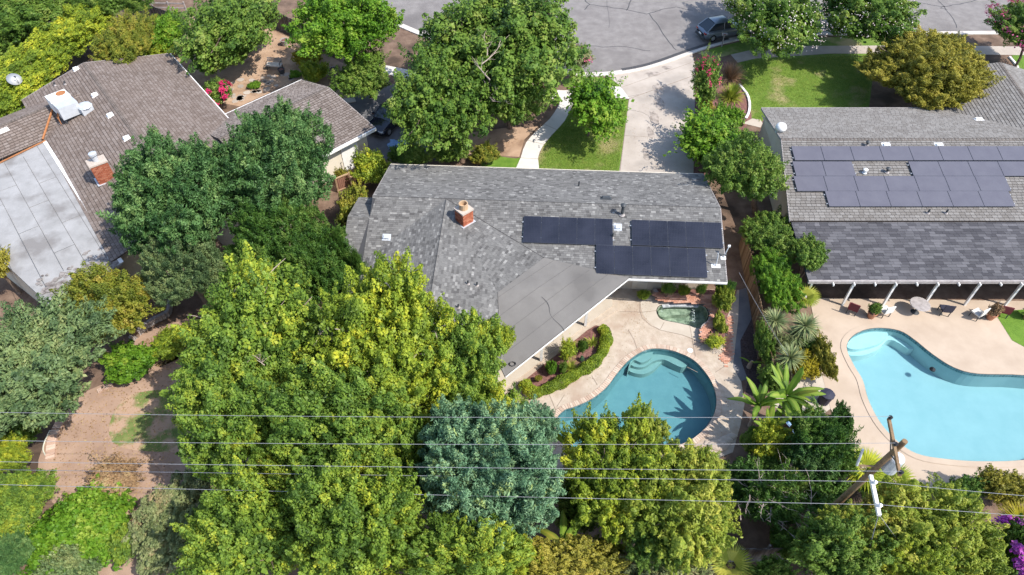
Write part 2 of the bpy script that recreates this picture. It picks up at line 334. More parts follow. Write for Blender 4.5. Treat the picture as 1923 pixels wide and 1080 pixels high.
# street
CURB = smooth_open(GL([(560,-30),(700,28),(800,70),(900,104),(1000,130),(1080,141),(1130,142),(1180,136),(1240,121),(1290,103),(1340,86),(1400,72),(1460,67),(1560,65),(1700,65),(1923,63),(2250,60)]), 4)
road = struct('road', MB().sheet(zl(CURB, 0.006) + [Vector((130, 75, 0.006)), Vector((130, 120, 0.006)), Vector((-30, 120, 0.006))]), M['asphalt'])
def strip(mb, line, d0, d1, z0, z1):         # a kerb-like ribbon along a line, offset d0..d1 sideways (towards the camera)
    L = [Vector((p.x, p.y, 0)) for p in line]; n = len(L); A = []; B = []
    for i in range(n):
        t = (L[min(i + 1, n - 1)] - L[max(i - 1, 0)]).normalized(); s = Vector((t.y, -t.x, 0))
        A.append(L[i] + s * d0); B.append(L[i] + s * d1)
    for i in range(n - 1):
        q = [A[i], A[i + 1], B[i + 1], B[i]]
        mb.add([(p.x, p.y, z0) for p in q] + [(p.x, p.y, z1) for p in q], [(7, 6, 5, 4), (0, 1, 5, 4), (1, 2, 6, 5), (2, 3, 7, 6), (3, 0, 4, 7)])
    return mb
struct('gutter', strip(MB(), CURB, -0.55, -0.01, 0.0, 0.016), M['concrete'])
struct('kerb', strip(MB(), CURB, 0.0, 0.18, 0.0, 0.11), M['white_walk'])
struct('damp_gutter_line', strip(MB(), smooth_open(GL([(1170,134.5),(1205,128),(1240,118),(1290,100),(1330,87),(1372,75)]), 3), -0.5, -0.12, 0.012, 0.021), M['tar'])
def crack(pts, w=0.05):
    mb = MB(); L = smooth_open(GL(pts), 3); L = [p + Vector((random.uniform(-.06, .06), random.uniform(-.1, .1), 0)) for p in L]
    strip(mb, L, -w / 2, w / 2, 0.006, 0.0105); return build('crack_sealant', mb, M['tar'], road)
for pts, w in (([(1098,18),(1108,9),(1140,13),(1180,19),(1215,26),(1222,24),(1240,19)],.10), ([(1177,20),(1182,8),(1188,-8)],.10), ([(1108,9),(1098,0),(1094,-10)],.10), ([(1219,27),(1232,43),(1245,62),(1258,80),(1270,95)],.09),
             ([(1102,85),(1130,88),(1170,87),(1190,91),(1220,96)],.07), ([(1715,3),(1750,9),(1775,12),(1800,8),(1835,0)],.09), ([(1758,-4),(1772,12),(1790,36),(1797,52)],.08), ([(1775,12),(1765,16),(1780,18)],.07), ([(1140,0),(1142,25),(1144,52)],.03)):
    crack(pts, w)
for pts in ([(1620,-60),(1680,-20),(1720,0)], [(1240,19),(1270,14),(1300,20)]): crack(pts, .08)
drive = patch('driveway', [(1140,143),(1180,137),(1240,122),(1300,102),(1306,128),(1305,180),(1304,250),(1302,335),(1161,335),(1170,270),(1182,185),(1163,160)], M['drive'], 0.022)
def joint(pts, parent, w=0.03, z=0.027, m='joint'):
    return build('joint', strip(MB(), GL(pts), -w / 2, w / 2, z - 0.004, z), M[m], parent)
joint([(1181,186),(1304,142)], drive, .05); joint([(1172,255),(1304,262)], drive); joint([(1181,187),(1163,330)], drive, .05); joint([(1166,165),(1298,118)], drive)
for pts in ([(1179,206),(1205,211),(1218,218),(1225,235),(1229,241)], [(1229,241),(1225,248),(1224,258)], [(1160,186),(1200,178)]): joint(pts, drive, .022, .0265, 'tar')
def blot(pts, parent, z, m, seed):
    r_ = random.Random(seed); mb = MB()
    for k_, (x, y, a, b_) in enumerate(pts):
        c_ = G(x, y); n_ = 14; zz = z + .0012 * k_; mb.add([(c_.x, c_.y, zz)] + [(c_.x + a * r_.uniform(.6, 1.1) * math.cos(q * 2 * math.pi / n_), c_.y + b_ * r_.uniform(.6, 1.1) * math.sin(q * 2 * math.pi / n_), zz) for q in range(n_)], [(0, q + 1, (q + 1) % n_ + 1) for q in range(n_)])
    return build('stain', mb, M[m], parent)
blot([(1236, 168, .5, 1.0), (1238, 195, .45, 1.1), (1228, 222, .4, 1.2), (1222, 250, .3, .9), (1214, 290, .35, 1.0)], drive, .0262, 'stain', 3)
blot([(1225, 140, .8, .5), (1252, 128, .5, .35)], drive, .0262, 'stain', 5)
patch('sidewalk', [(700,118),(860,150),(980,168),(1065,170),(1085,162),(1165,163),(1184,160),(1182,186),(1163,184),(1080,181),(1050,186),(960,184),(840,165),(700,134)], M['white_walk'], 0.020)
walk = patch('garden_path', [(968,330),(978,296),(988,268),(1008,246),(1032,224),(1048,200),(1062,172),(1084,176),(1074,200),(1060,228),(1040,250),(1020,274),(1010,298),(1011,330)], M['white_walk'], 0.026, 2)
for pts in ([(977,297),(1012,299)], [(990,264),(1024,272)], [(1022,234),(1050,246)], [(1046,204),(1072,206)], [(1063,172),(1086,180)]): joint(pts, walk, .03, .031)
patch('sidewalk', [(1372,103),(1420,92),(1500,87),(1620,86),(1690,86),(1680,74),(1780,74),(1790,86),(1923,88),(2200,90),(2200,106),(1923,104),(1790,102),(1690,101),(1560,101),(1420,110),(1385,118)], M['drive'], 0.020)
patch('doorstep_path', [(1395,232),(1412,223),(1428,225),(1432,232),(1428,240)], M['deck2'], 0.02)
# lawns
patch('front_lawn', [(925,292),(968,298),(978,296),(968,322),(900,322),(905,300)], M['lawn'], 0.012)
patch('front_lawn', [(1011,330),(1010,298),(1020,274),(1040,250),(1060,228),(1076,200),(1086,184),(1163,186),(1181,188),(1170,270),(1161,335)], M['lawn2'], 0.012)
patch('dry_verge', [(880,250),(950,240),(1010,238),(985,262),(975,295),(930,292),(880,300)], M['tan_dirt'], 0.008)
patch('verge_lawn', [(1052,150),(1080,145),(1140,146),(1181,160),(1165,163),(1085,162),(1060,164)], M['lawn2'], 0.012)
patch('verge_lawn', [(1310,100),(1350,88),(1400,76),(1460,71),(1620,69),(1680,73),(1690,86),(1500,87),(1420,92),(1370,103),(1340,112)], M['lawn2'], 0.012)
patch('neighbour_lawn', [(1385,118),(1420,110),(1560,101),(1690,101),(1640,140),(1630,215),(1440,215),(1425,236),(1409,222),(1404,192),(1388,165),(1372,140)], M['lawn2'], 0.012)
patch('corner_lawn', [(1900,104),(2200,106),(2200,160),(1923,150)], M['lawn'], 0.012)
patch('planting_bed', [(1306,128),(1340,112),(1372,118),(1390,150),(1408,190),(1412,225),(1390,250),(1350,330),(1303,335)], M['mulch'], 0.014)
# left neighbour's front yard, dark drive, back yards
patch('dry_garden', [(340,40),(420,10),(520,60),(610,100),(700,150),(720,175),(640,190),(600,170),(560,150),(450,200),(400,190),(330,120)], M['tan_dirt'], 0.008)
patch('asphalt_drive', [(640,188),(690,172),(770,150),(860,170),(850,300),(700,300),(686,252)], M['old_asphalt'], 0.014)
patch('back_yard', [(150,745),(185,725),(260,700),(330,668),(420,640),(480,700),(480,1000),(300,1000),(120,960),(70,900),(84,830),(110,790)], M['dirt'], 0.008, 2)
patch('worn_turf', [(232,750),(275,735),(330,735),(420,760),(430,850),(330,850),(225,840),(205,800)], M['patchy'], 0.012, 3)
patch('back_yard', [(240,655),(270,622),(330,605),(380,600),(360,650),(300,690)], M['dirt'], 0.008, 2)
patch('back_yard', [(185,1090),(205,1050),(240,1030),(300,1040),(330,1100)], M['dirt'], 0.008, 2)
patch('back_yard', [(235,1010),(232,970),(290,950),(275,1010),(262,1040)], M['dirt'], 0.010, 2)
# pool deck, neighbour's deck
DECK = [(1150,541),(1388,545),(1386,600),(1376,690),(1392,718),(1398,760),(1390,800),(1376,850),(1300,880),(1180,900),(1050,885),(985,810),(950,748),(930,726),(1015,640)]
deck = patch('pool_deck', DECK, M['deck'], 0.030, 0, HOLES[:2])
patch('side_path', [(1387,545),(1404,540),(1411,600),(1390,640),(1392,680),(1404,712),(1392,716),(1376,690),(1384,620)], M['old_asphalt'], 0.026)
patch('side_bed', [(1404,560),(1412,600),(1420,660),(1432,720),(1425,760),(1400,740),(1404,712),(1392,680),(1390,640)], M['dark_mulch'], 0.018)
deck2 = patch('neighbour_deck', [(1520,560),(1930,566),(2150,600),(2150,960),(1923,930),(1800,925),(1700,915),(1640,900),(1590,850),(1560,770),(1540,690),(1530,610)], M['tan_deck'], 0.030, 0, HOLES[2:])
patch('side_lawn', [(1866,586),(1923,582),(2100,600),(2100,700),(1960,672),(1900,640)], M['lawn'], 0.040)
patch('rear_path', [(1515,700),(1550,690),(1570,760),(1530,790),(1440,760),(1450,745)], M['deck2'], 0.020)
# collar of smoother concrete round the spa
COL_SPA = smooth_closed(GL([(1203,568),(1218,558),(1245,565),(1318,566),(1338,582),(1340,605),(1322,628),(1315,644),(1300,636),(1280,629),(1255,624),(1240,620),(1222,608),(1208,592)]), 3)
build('spa_collar', MB().sheet(zl(COL_SPA, 0.036), [zl(HOLES[1], 0.036)]), M['deck2'], deck)
for pts in ([(1202,563),(1201.6,585),(1206,598),(1222,612),(1240,620.5),(1262,625.5),(1280,629.5),(1300,637),(1315,644.5)], [(1163,586),(1182,586),(1202,587),(1207,587),(1233,584)], [(1247,606),(1240,619)], [(1295,612),(1301,645),(1307,677)], [(1307,655),(1322,645)],
            [(1180,620),(1191,640),(1196,655)], [(1060,742),(1046,764)], [(1290,690),(1310,700)], [(1343,700),(1360,689)], [(1026,728),(1036,752),(1044,772)], [(1111,706),(1122,724)], [(1346,745),(1372,748)]):
    joint(pts, deck, .028, .0405)

def make_pool(name, label, outline, depth, wall_m, floor_m, water_m, water_z, steps, step_m, tile_m=None, slope=0.0):
    c = sum(outline, Vector()) / len(outline); t = thing(name, label, 'pool' if 'spa' not in name else 'spa', (c.x, c.y, 0))
    n = len(outline); mb = MB(); ys = [p.y for p in outline]; y0, y1 = min(ys), max(ys)
    dz = lambda p: -depth - slope * (y1 - p.y) / (y1 - y0)
    top = [Vector((p.x, p.y, 0.028)) for p in outline]; bot = [Vector((p.x, p.y, dz(p))) for p in outline]
    mb.add(top + bot, [(i, (i + 1) % n, n + (i + 1) % n, n + i) for i in range(n)])
    build('basin_wall', mb, wall_m, t)
    build('floor', MB().sheet(bot), floor_m, t)
    if tile_m:
        mb = MB()
        inner = grow(outline, -0.012)
        per = 0.0
        for i in range(n):
            a, b = inner[i], inner[(i + 1) % n]; k = max(1, round((b - a).length / 0.16))
            for q in range(k):
                p, r_ = a.lerp(b, (q + .04) / k), a.lerp(b, (q + .96) / k)
                mb.add([(p.x, p.y, -0.16), (r_.x, r_.y, -0.16), (r_.x, r_.y, 0.02), (p.x, p.y, 0.02)], [(0, 1, 2, 3)])
        build('waterline_tiles', mb, tile_m, t, kind='stuff')
    for pts, z in steps:
        P = smooth_closed(GL(pts, z), 3); mb = MB(); mb.prism(P, -depth - slope, z); build('step', mb, step_m, t)
    build('water', MB().sheet(zl(grow(outline, 0.03), water_z)), water_m, t)
    return t
pool = make_pool('swimming_pool', 'blue kidney shaped swimming pool with curved steps beside the grey shingled house', POOL, 1.0, M['plaster'], M['plaster'], M['water'], -0.09,
    [([(1180,692),(1186,676),(1200,664),(1222,656),(1226,662),(1222,672),(1214,678),(1203,681),(1190,676)], -0.28),
     ([(1172,688),(1186,670),(1222,654),(1255,655),(1280,664),(1294,680),(1284,690),(1270,686),(1252,677),(1240,675),(1226,679),(1216,686),(1204,690),(1190,688),(1180,682)], -0.50),
     ([(1166,700),(1176,684),(1200,666),(1230,665),(1244,676),(1238,684),(1228,694),(1212,702),(1198,702),(1184,698),(1174,690)], -0.72)], M['plaster_step'], M['tile'], 0.35)
k = 0
ring_in = grow(POOL, 0.012); ring_out = grow(POOL, 0.30); n = len(POOL)
for i in range(n):
    a, b, c, d = ring_in[i], ring_in[(i + 1) % n], ring_out[(i + 1) % n], ring_out[i]
    kk = max(1, round((b - a).length / 0.135))
    for q in range(kk):
        f0, f1 = (q + .05) / kk, (q + .95) / kk
        P = [a.lerp(b, f0), a.lerp(b, f1), d.lerp(c, f1), d.lerp(c, f0)]
        mb = MB(); z1 = 0.062 + random.uniform(-.003, .003)
        mb.add([(p.x, p.y, 0.012) for p in P] + [(p.x, p.y, z1) for p in P], [(4, 5, 6, 7), (0, 1, 5, 4), (1, 2, 6, 5), (2, 3, 7, 6), (3, 0, 4, 7)])
        if k < 300: build('coping_brick', mb, M['coping'], pool)
        k += 1
spa = make_pool('spa', 'small green spa basin with spilling water below the brick planter', SPA, 0.6, M['spa'], M['spa'], M['spa_water'], -0.06,
    [([(1236,588),(1243,577),(1262,576),(1290,577),(1298,582),(1290,590),(1262,592),(1245,596)], -0.3)], M['spa'])
mb = MB()                                                    # pale tile band at the back of the spa, and the water falling in
A = GL([(1243,573),(1262,571),(1290,571.5),(1310,572.5)])
for i in range(3):
    for q in range(8):
        p, r_ = A[i].lerp(A[i + 1], (q + .05) / 8), A[i].lerp(A[i + 1], (q + .95) / 8); mb.bar((p.x, p.y - .13, .03), (r_.x, r_.y - .13, .03), .2, .1)
build('tile_ledge', mb, M['spa_tile'], spa, kind='stuff')
mb = MB()
for i in range(90):
    p = G(1303 + random.gauss(0, 1.8), random.uniform(579, 604)); s_ = random.uniform(.006, .022)
    mb.lathe((p.x, p.y, -0.07), [(s_, 0), (s_ * .8, s_ * .5), (s_ * .2, s_ * .7)], 6)
for i in range(16):
    p = G(1243 + random.gauss(0, 1.5), random.uniform(576, 586)); s_ = random.uniform(.006, .02); mb.lathe((p.x, p.y, -0.07), [(s_, 0), (s_ * .8, s_ * .5), (s_ * .2, s_ * .7)], 6)
build('foam', mb, M['foam'], spa, smooth=True, kind='stuff')
pool2 = make_pool('swimming_pool', 'bright turquoise swimming pool in the tan concrete yard beside the utility pole', POOL2, 1.05, M['pale_plaster'], M['pale_plaster'], M['water2'], -0.10,
    [([(1590,650),(1600,634),(1622,622),(1652,617),(1668,628),(1652,645),(1622,654),(1602,656)], -0.3), ([(1585,662),(1600,630),(1652,614),(1690,622),(1714,642),(1720,652),(1708,656),(1680,640),(1664,640),(1650,656),(1626,666),(1604,668)], -0.55)], M['pale_step'], M['tile'], 0.3)
mb = MB(); strip(mb, POOL2 + [POOL2[0]], 0.02, 0.32, 0.01, 0.06); strip(mb, POOL2 + [POOL2[0]], -0.32, -0.02, 0.01, 0.06)
ro, ri = grow(POOL2, 0.34), grow(POOL2, 0.012); mb = MB(); mb.sheet(zl(ro, 0.055), [zl(ri, 0.055)]); 
build('coping', mb, M['tan_deck'], pool2)
tag(build('floating_chlorine_dispenser', MB().lathe(G(1751, 694, -0.1), [(.12, -.04), (.16, 0), (.15, .05), (.06, .07), (.05, .12)], 14), M['black'], smooth=True, origin=G(1751,694,-.1)), 'dark round float drifting in the turquoise pool', 'pool float')
tag(build('skimmer_lid', MB().lathe(G(1296, 658, 0.03), [(.16, 0), (.16, .012), (.13, .02)], 20), M['white'], origin=G(1296,658,.03)), 'round white skimmer lid set in the deck above the blue pool', 'lid')

# ================================================================ HOUSES
def ray_plane(x, y, p0, nrm):
    o = Vector((0, 0, CAM_H)); d = G(x, y, 0) - o
    return o + d * ((Vector(p0) - o).dot(nrm) / d.dot(nrm))
def plane_n(pts):
    n = Vector((0, 0, 0))
    for i in range(len(pts)):
        a, b = Vector(pts[i]), Vector(pts[(i + 1) % len(pts)]); n += a.cross(b)
    n.normalize(); return n if n.z > 0 else -n
def clip(poly, edges):
    for (ex, ey, nx, ny) in edges:
        out = []; m = len(poly)
        for i in range(m):
            a, b = poly[i], poly[(i + 1) % m]
            da = (a[0] - ex) * nx + (a[1] - ey) * ny; db = (b[0] - ex) * nx + (b[1] - ey) * ny
            if da >= 0: out.append(a)
            if (da >= 0) != (db >= 0): t = da / (da - db); out.append((a[0] + t * (b[0] - a[0]), a[1] + t * (b[1] - a[1])))
        poly = out
        if len(poly) < 3: return None
    return poly
SHING = {}
def shingles(house, pts, exposure=0.14, wmin=0.14, wmax=0.32, lift=0.016, gap=0.008, vgap=0.0):  # vgap bares dark deck to draw the shadow line under each course
    """courses of tabs laid on a planar convex roof face; each tab a thin wedge with its own edges"""
    pts = [Vector(p) for p in pts]; n = plane_n(pts)
    down = Vector((n.x, n.y, 0)); down = (down - n * down.dot(n)).normalized(); u = n.cross(down).normalized()
    o = pts[0]; uv = [((p - o).dot(u), (p - o).dot(down)) for p in pts]
    ar = sum(uv[i][0] * uv[(i + 1) % len(uv)][1] - uv[(i + 1) % len(uv)][0] * uv[i][1] for i in range(len(uv)))
    if ar < 0: uv.reverse()
    ed = []
    for i in range(len(uv)):
        a, b = uv[i], uv[(i + 1) % len(uv)]; ed.append((a[0], a[1], -(b[1] - a[1]), b[0] - a[0]))
    u0, u1 = min(p[0] for p in uv), max(p[0] for p in uv); v0, v1 = min(p[1] for p in uv), max(p[1] for p in uv)
    lst = SHING.setdefault(house, [])
    v = v0 - exposure * .5
    while v < v1:
        x = u0 - random.uniform(0, wmax)
        while x < u1:
            w = random.uniform(wmin, wmax)
            q = clip([(x, v), (x + w - gap, v), (x + w - gap, v + exposure - vgap), (x, v + exposure - vgap)], ed)
            x += w
            if q is None: continue
            top = [o + u * a + down * b + n * (0.003 + lift * (b - v) / exposure) for a, b in q]
            low = [o + u * a + down * b - n * 0.004 for a, b in q]
            lst.append((top, low))
        v += exposure
def emit_shingles(house_obj, key, m, window=None):
    lst = SHING[key]; single = []; rest = lst
    if window:
        x0, y0, x1, y1 = window; cand = []
        for i, (t, l) in enumerate(lst):
            c = sum(t, Vector()) / len(t); x, y = PX(c)
            if x0 < x < x1 and y0 < y < y1 and len(t) == 4: cand.append((-y, i))
        cand.sort(); ids = set(i for _, i in cand[:300]); single = [lst[i] for i in sorted(ids)]; rest = [s for i, s in enumerate(lst) if i not in ids]
    def put(mb, t, l):
        k = len(t); mb.add(list(t) + list(l), [tuple(range(k))] + [(k + i, k + (i + 1) % k, (i + 1) % k, i) for i in range(k)])
    for t, l in single:
        mb = MB(); put(mb, t, l); build('shingle', mb, m, house_obj)
    mb = MB()
    for t, l in rest: put(mb, t, l)
    build('shingles', mb, m, house_obj, kind='stuff')
def deck_face(mb, pts, off=-0.012):
    n = plane_n(pts); P = [Vector(p) + n * off for p in pts]; Q = [p - n * 0.10 for p in P]; k = len(P)
    c = sum(P, Vector()) / k; mb.add(P, [tuple(range(k))]); mb.add(Q, [tuple(range(k - 1, -1, -1))])
    mb.add(P + Q, [(i, k + i, k + (i + 1) % k, (i + 1) % k) for i in range(k)])
def caps(parent, a, b, m, w=0.26, step=0.20, name='ridge_caps', n_up=None):
    mb = MB(); a, b = Vector(a), Vector(b); d = b - a; L = d.length; d.normalize(); s = Vector((0, 0, 1)).cross(d).normalized()
    k = int(L / step)
    for i in range(k):
        p = a + d * (i * step); q = p + d * (step * 1.12); z0, z1 = .035, .022
        mb.add([p - s * w / 2 + Vector((0, 0, -.03 + z0 * .4)), p + Vector((0, 0, z0)), p + s * w / 2 + Vector((0, 0, -.03 + z0 * .4)), q - s * w / 2 + Vector((0, 0, -.045 + z1 * .4)), q + Vector((0, 0, z1 - .01)), q + s * w / 2 + Vector((0, 0, -.045 + z1 * .4))],
               [(0, 1, 4, 3), (1, 2, 5, 4), (0, 2, 1)])
    build(name, mb, m, parent, kind='stuff')
def brick_chimney(parent_label, name, base, sx, sy, h, rz, z0, brick_m, cap_m, extra=None):
    t = thing(name, parent_label, 'chimney', (base.x, base.y, z0)); Q = Matrix.Rotation(rz, 3, 'Z'); c = Vector((base.x, base.y, 0))
    core = MB(); core.box((base.x, base.y, z0 + h / 2), (sx - .02, sy - .02, h), rz); build('mortar_core', core, M['mortar'], t)
    mb = MB(); rows = int(h / 0.078)
    for r_ in range(rows):
        z = z0 + r_ * 0.078 + .036
        for side in range(4):
            L = sx if side % 2 == 0 else sy; D = sy if side % 2 == 0 else sx; kx = max(2, round(L / .21)); w = L / kx
            for q in range(-1, kx):
                a0 = -L / 2 + (q + (.5 if r_ % 2 else 1)) * w if False else -L / 2 + q * w + (w / 2 if r_ % 2 else w); a1 = a0 + w - .014
                a0, a1 = max(a0, -L / 2), min(a1, L / 2)
                if a1 - a0 < .03: continue
                p = Vector(((a0 + a1) / 2, -D / 2, 0)); p = Matrix.Rotation(side * math.pi / 2, 3, 'Z') @ p
                mb.box(c + Q @ p + Vector((0, 0, z)), (a1 - a0, .03, .062), rz + side * math.pi / 2)
    build('brick_courses', mb, brick_m, t, kind='stuff')
    cp = MB(); cp.box((base.x, base.y, z0 + h + .05), (sx + .10, sy + .10, .10), rz); build('cap', cp, cap_m, t)
    return t
def roof_vent(name, label, cat, p, n, parts, rz=0.0, group=None):
    t = thing(name, label, cat, p, group); return t

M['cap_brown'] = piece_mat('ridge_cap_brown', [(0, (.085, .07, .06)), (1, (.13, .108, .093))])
# ---------------------------------------------------------------- the grey house
ZR, ZE = 4.3, 2.8
rL, rR = G(700, 369, ZR), G(1353, 391, ZR); e1 = (rR - rL).normalized(); nb = Vector((e1.y, -e1.x, 0)); nb = nb if nb.y < 0 else -nb
SB = 1.5 / 4.6
def onback(s, t): return rL + e1 * s + nb * t + Vector((0, 0, -SB * t))
back_n = plane_n([rL, rR, onback(3, 3)])
fa = G(733, 309, ZE); dfr = (fa - rL).dot(-nb); fL = rL - nb * dfr + Vector((0, 0, ZE - ZR)); LEN = (rR - rL).length; fR = fL + e1 * LEN
re = onback(LEN, 4.6)
dd = G(1180, 520, ZE); dpt = onback((dd - rL).dot(e1), 4.6)
w0 = onback((G(838, 374, ZR) - rL).dot(e1), 0)
wd = (G(797, 563, ZR) - G(829, 375, ZR)).normalized(); w1 = w0 + wd * ((w0.y - 19.6) / -wd.y)
vv = ray_plane(1022, 485, rL, back_n)
upL, lowL, pe = G(935, 550, 3.3), G(941, 692, 2.85), G(948, 707, 2.6)
wn = Vector((wd.y, -wd.x, 0)); wn = wn if wn.x < 0 else -wn
SW = 0.30
VL = w0 + wd * 4.55 + wn * 5.0; VL.z = ZR - 1.5
wEL = w1 + wn * 5.0; wEL.z = ZR - 1.5
xl = (G(658, 392, 3.85) - rL).dot(e1); tx = 0.45 / SB
xR, xL = onback(0, tx), onback(xl, tx)
BLc = onback(xl, 4.9); BLc.z = min(BLc.z, 2.75)
fx0, fx1 = G(676, 362, 3.15), G(697, 362, 3.15)
fx1 = xR - nb * 2.6; fx1.z = 3.15; fx0 = xL - nb * 2.6; fx0.z = 3.15
house = thing('ranch_house', 'low grey shingled house with brick chimney and rooftop solar panels beside the blue pool', 'house', ((w0.x + 4), 31, 0))
faces = [[rL, rR, fR, fL], [w0, rR, re, dpt, vv], [w0, vv, upL], [w0, upL, w1], [upL, lowL, w1], [w0, w1, wEL, VL], [rL, w0, VL, xR], [xR, VL, BLc, xL], [xL, xR, fx1, fx0]]
rf = MB()
for f in faces: deck_face(rf, f); shingles('grey', f)
build('roof_deck', rf, M['under_shingle'], house)
emit_shingles(house, 'grey', M['shingle'], (800, 470, 930, 640))
caps(house, rL, rR, M['shingle']); caps(house, w0 + wd * .2, w1, M['shingle'])
for a_, b_, r_ in ((rL, rR, .022), (w0, w1, .02), (w0, vv, .016)):  # dark tubes draw the cap gap and its shadow along ridges and valley
    u_ = Vector((0, 0, .03 if r_ > .018 else .022)); build('roof_shadow_line', MB().tube([a_ + u_, b_ + u_], r_, 5), M['tar'], house)
mem = MB(); mp = [vv, dpt, pe, lowL, upL]; mem.sheet([p + Vector((0, 0, .05)) for p in mp]); mem.sheet([p + Vector((0, 0, -.10)) for p in mp], flip=True)
k = len(mp); mem.add([p + Vector((0, 0, .05)) for p in mp] + [p + Vector((0, 0, -.10)) for p in mp], [(i, (i + 1) % k, k + (i + 1) % k, k + i) for i in range(k)])
mem_o = build('patio_roof', mem, M['membrane'], house, label='smooth grey membrane patio roof with a slanting edge')
def memz(p):                                   # height of the membrane (two triangles are enough for the seams)
    for tri in tessellate_polygon([[Vector((q.x, q.y, 0)) for q in mp]]):
        a, b, c = (mp[i] for i in tri); d = (b.y - c.y) * (a.x - c.x) + (c.x - b.x) * (a.y - c.y)
        l1 = ((b.y - c.y) * (p.x - c.x) + (c.x - b.x) * (p.y - c.y)) / d; l2 = ((c.y - a.y) * (p.x - c.x) + (a.x - c.x) * (p.y - c.y)) / d
        if l1 > -.02 and l2 > -.02 and 1 - l1 - l2 > -.02: return l1 * a.z + l2 * b.z + (1 - l1 - l2) * c.z
    return None
ed = (dpt - pe); ed.z = 0; ed.normalize(); en = Vector((-ed.y, ed.x, 0))
for i in range(1, 6):
    P = []
    for s in np.linspace(-1, 11, 60):
        q = pe + en * (i * 0.92) + ed * s; z = memz(q)
        if z is not None: P.append(Vector((q.x, q.y, z + .056)))
    if len(P) > 2: build('seam', MB().tube(P, .012, 4), M['seam'], mem_o)
for q0 in ((1017, 560, 1060, 620), (1060, 620, 1030, 640)):
    P = []
    for s in np.linspace(0, 1, 14):
        g_ = G(q0[0] + (q0[2] - q0[0]) * s, q0[1] + (q0[3] - q0[1]) * s, 3.0); z = memz(g_)
        if z is not None: P.append(Vector((g_.x + .12 * math.sin(s * 9), g_.y, z + .056)))
    if len(P) > 2: build('seam', MB().tube(P, .02, 4), M['seam'], mem_o)
# walls
FP = [fL + nb * .55 + e1 * .4, fR + nb * .55 - e1 * .5, onback(LEN - .5, 2.85), onback((dpt - rL).dot(e1) - .2, 2.85), vv + Vector((-.2, 0.2, 0)), upL + Vector((-.6, .1, 0)), lowL + Vector((-.7, .3, 0)), wEL + Vector((.6, .3, 0)), VL + Vector((.6, 0, 0)), xL + e1 * .4 + nb * .2, fx0 + e1 * .4 + nb * .5, fx1 + nb * .5 + e1 * .4]
wall = MB(); wall.prism([(p.x, p.y) for p in FP], 0, 2.66, top=False)
wall_o = build('wall', wall, M['beige'], house)
gb = MB()
for A_, B_, C_ in ((fL + nb * .5, rL, onback(0, 4.4)), (fR + nb * .5, rR, onback(LEN, 4.4))):
    s = e1 * (.25 if A_.x < 0 else -.25); P = [A_ + s, B_ + s - Vector((0, 0, .2)), C_ + s]; P[0].z = P[2].z = 2.66; gb.add(P, [(0, 1, 2)])
build('gable', gb, M['beige'], house)
fz = MB(); fz.bar(dpt + Vector((0, -.06, -.05)), re + Vector((0, -.06, -.05)), .09, .10); build('gutter', fz, M['white'], house)
fz = MB(); off = -en * .05; fz.bar(dpt + off + Vector((0, 0, -.03)), pe + off + Vector((0, 0, -.03)), .03, .08); build('fascia', fz, M['white'], house)
fz = MB(); fz.bar(fL - nb * .04 + Vector((0, 0, -.06)), fR - nb * .04 + Vector((0, 0, -.06)), .05, .16); build('fascia', fz, M['cream'], house)
fz = MB(); fz.bar(fL + Vector((0, 0, -.06)), rL + Vector((0, 0, -.06)), .05, .14); fz.bar(fR + Vector((0, 0, -.06)), rR + Vector((0, 0, -.06)), .05, .14); fz.bar(rR + Vector((0, 0, -.06)), re + Vector((0, 0, -.06)), .05, .14); build('bargeboard', fz, M['grey_wood'], house)
bm = MB(); q0 = dpt + en * .75 + Vector((0, 0, -.16)); q1 = pe + en * .75 + Vector((0, 0, -.10)); bm.bar(q0, q1, .12, .2); build('beam', bm, M['white'], house)
for px_, py_ in ((1099, 611), (1016, 677)):
    b_ = G(px_, py_, .15); z = (memz(b_) or 2.6) - .1
    build('post', MB().box((b_.x, b_.y, (z + .15) / 2), (.14, .14, z - .15)), M['white'], house)
# wall features under the rear eave
for s0, s1, z0, z1, m_, nm in (((1186), (1214), .1, 2.15, 'cream', 'door'),):
    a, b = onback((G(s0, 545, .1) - rL).dot(e1), 2.87), onback((G(s1, 545, .1) - rL).dot(e1), 2.87)
    d_ = MB(); d_.bar(Vector((a.x, a.y, (z0 + z1) / 2)), Vector((b.x, b.y, (z0 + z1) / 2)), .06, z1 - z0); door = build(nm, d_, M[m_], house)
    build('door_handle', MB().box((b.x - .12, b.y - .06, 1.0), (.04, .05, .12)), M['black'], door)
# sliding doors under the slanting patio roof
pa, pb = vv + Vector((-.2, .2, 0)), upL + Vector((-.6, .1, 0))
pd = (pb - pa); pd.z = 0; pn = Vector((-pd.y, pd.x, 0)).normalized(); pn = pn if pn.y < 0 else -pn
g_ = MB(); g_.bar(Vector((pa.x, pa.y, 1.2)).lerp(Vector((pb.x, pb.y, 1.2)), .2) + pn * .03, Vector((pa.x, pa.y, 1.2)).lerp(Vector((pb.x, pb.y, 1.2)), .8) + pn * .03, .05, 2.1); build('sliding_door', g_, M['glass'], house)
# patio slab and step
SL = GL([(930,742),(980,709),(1097,615),(1150,577),(1148,545),(1120,520),(1040,505),(935,560),(900,700)])
stp = GL([(935,752),(984,716),(1103,620),(1161,583),(1160,545),(1120,520),(1040,505),(935,560),(900,700)])
struct('patio_step', MB().prism(stp, .03, .09), M['deck'])
struct('patio_slab', MB().prism(SL, .03, .16), M['deck2'])

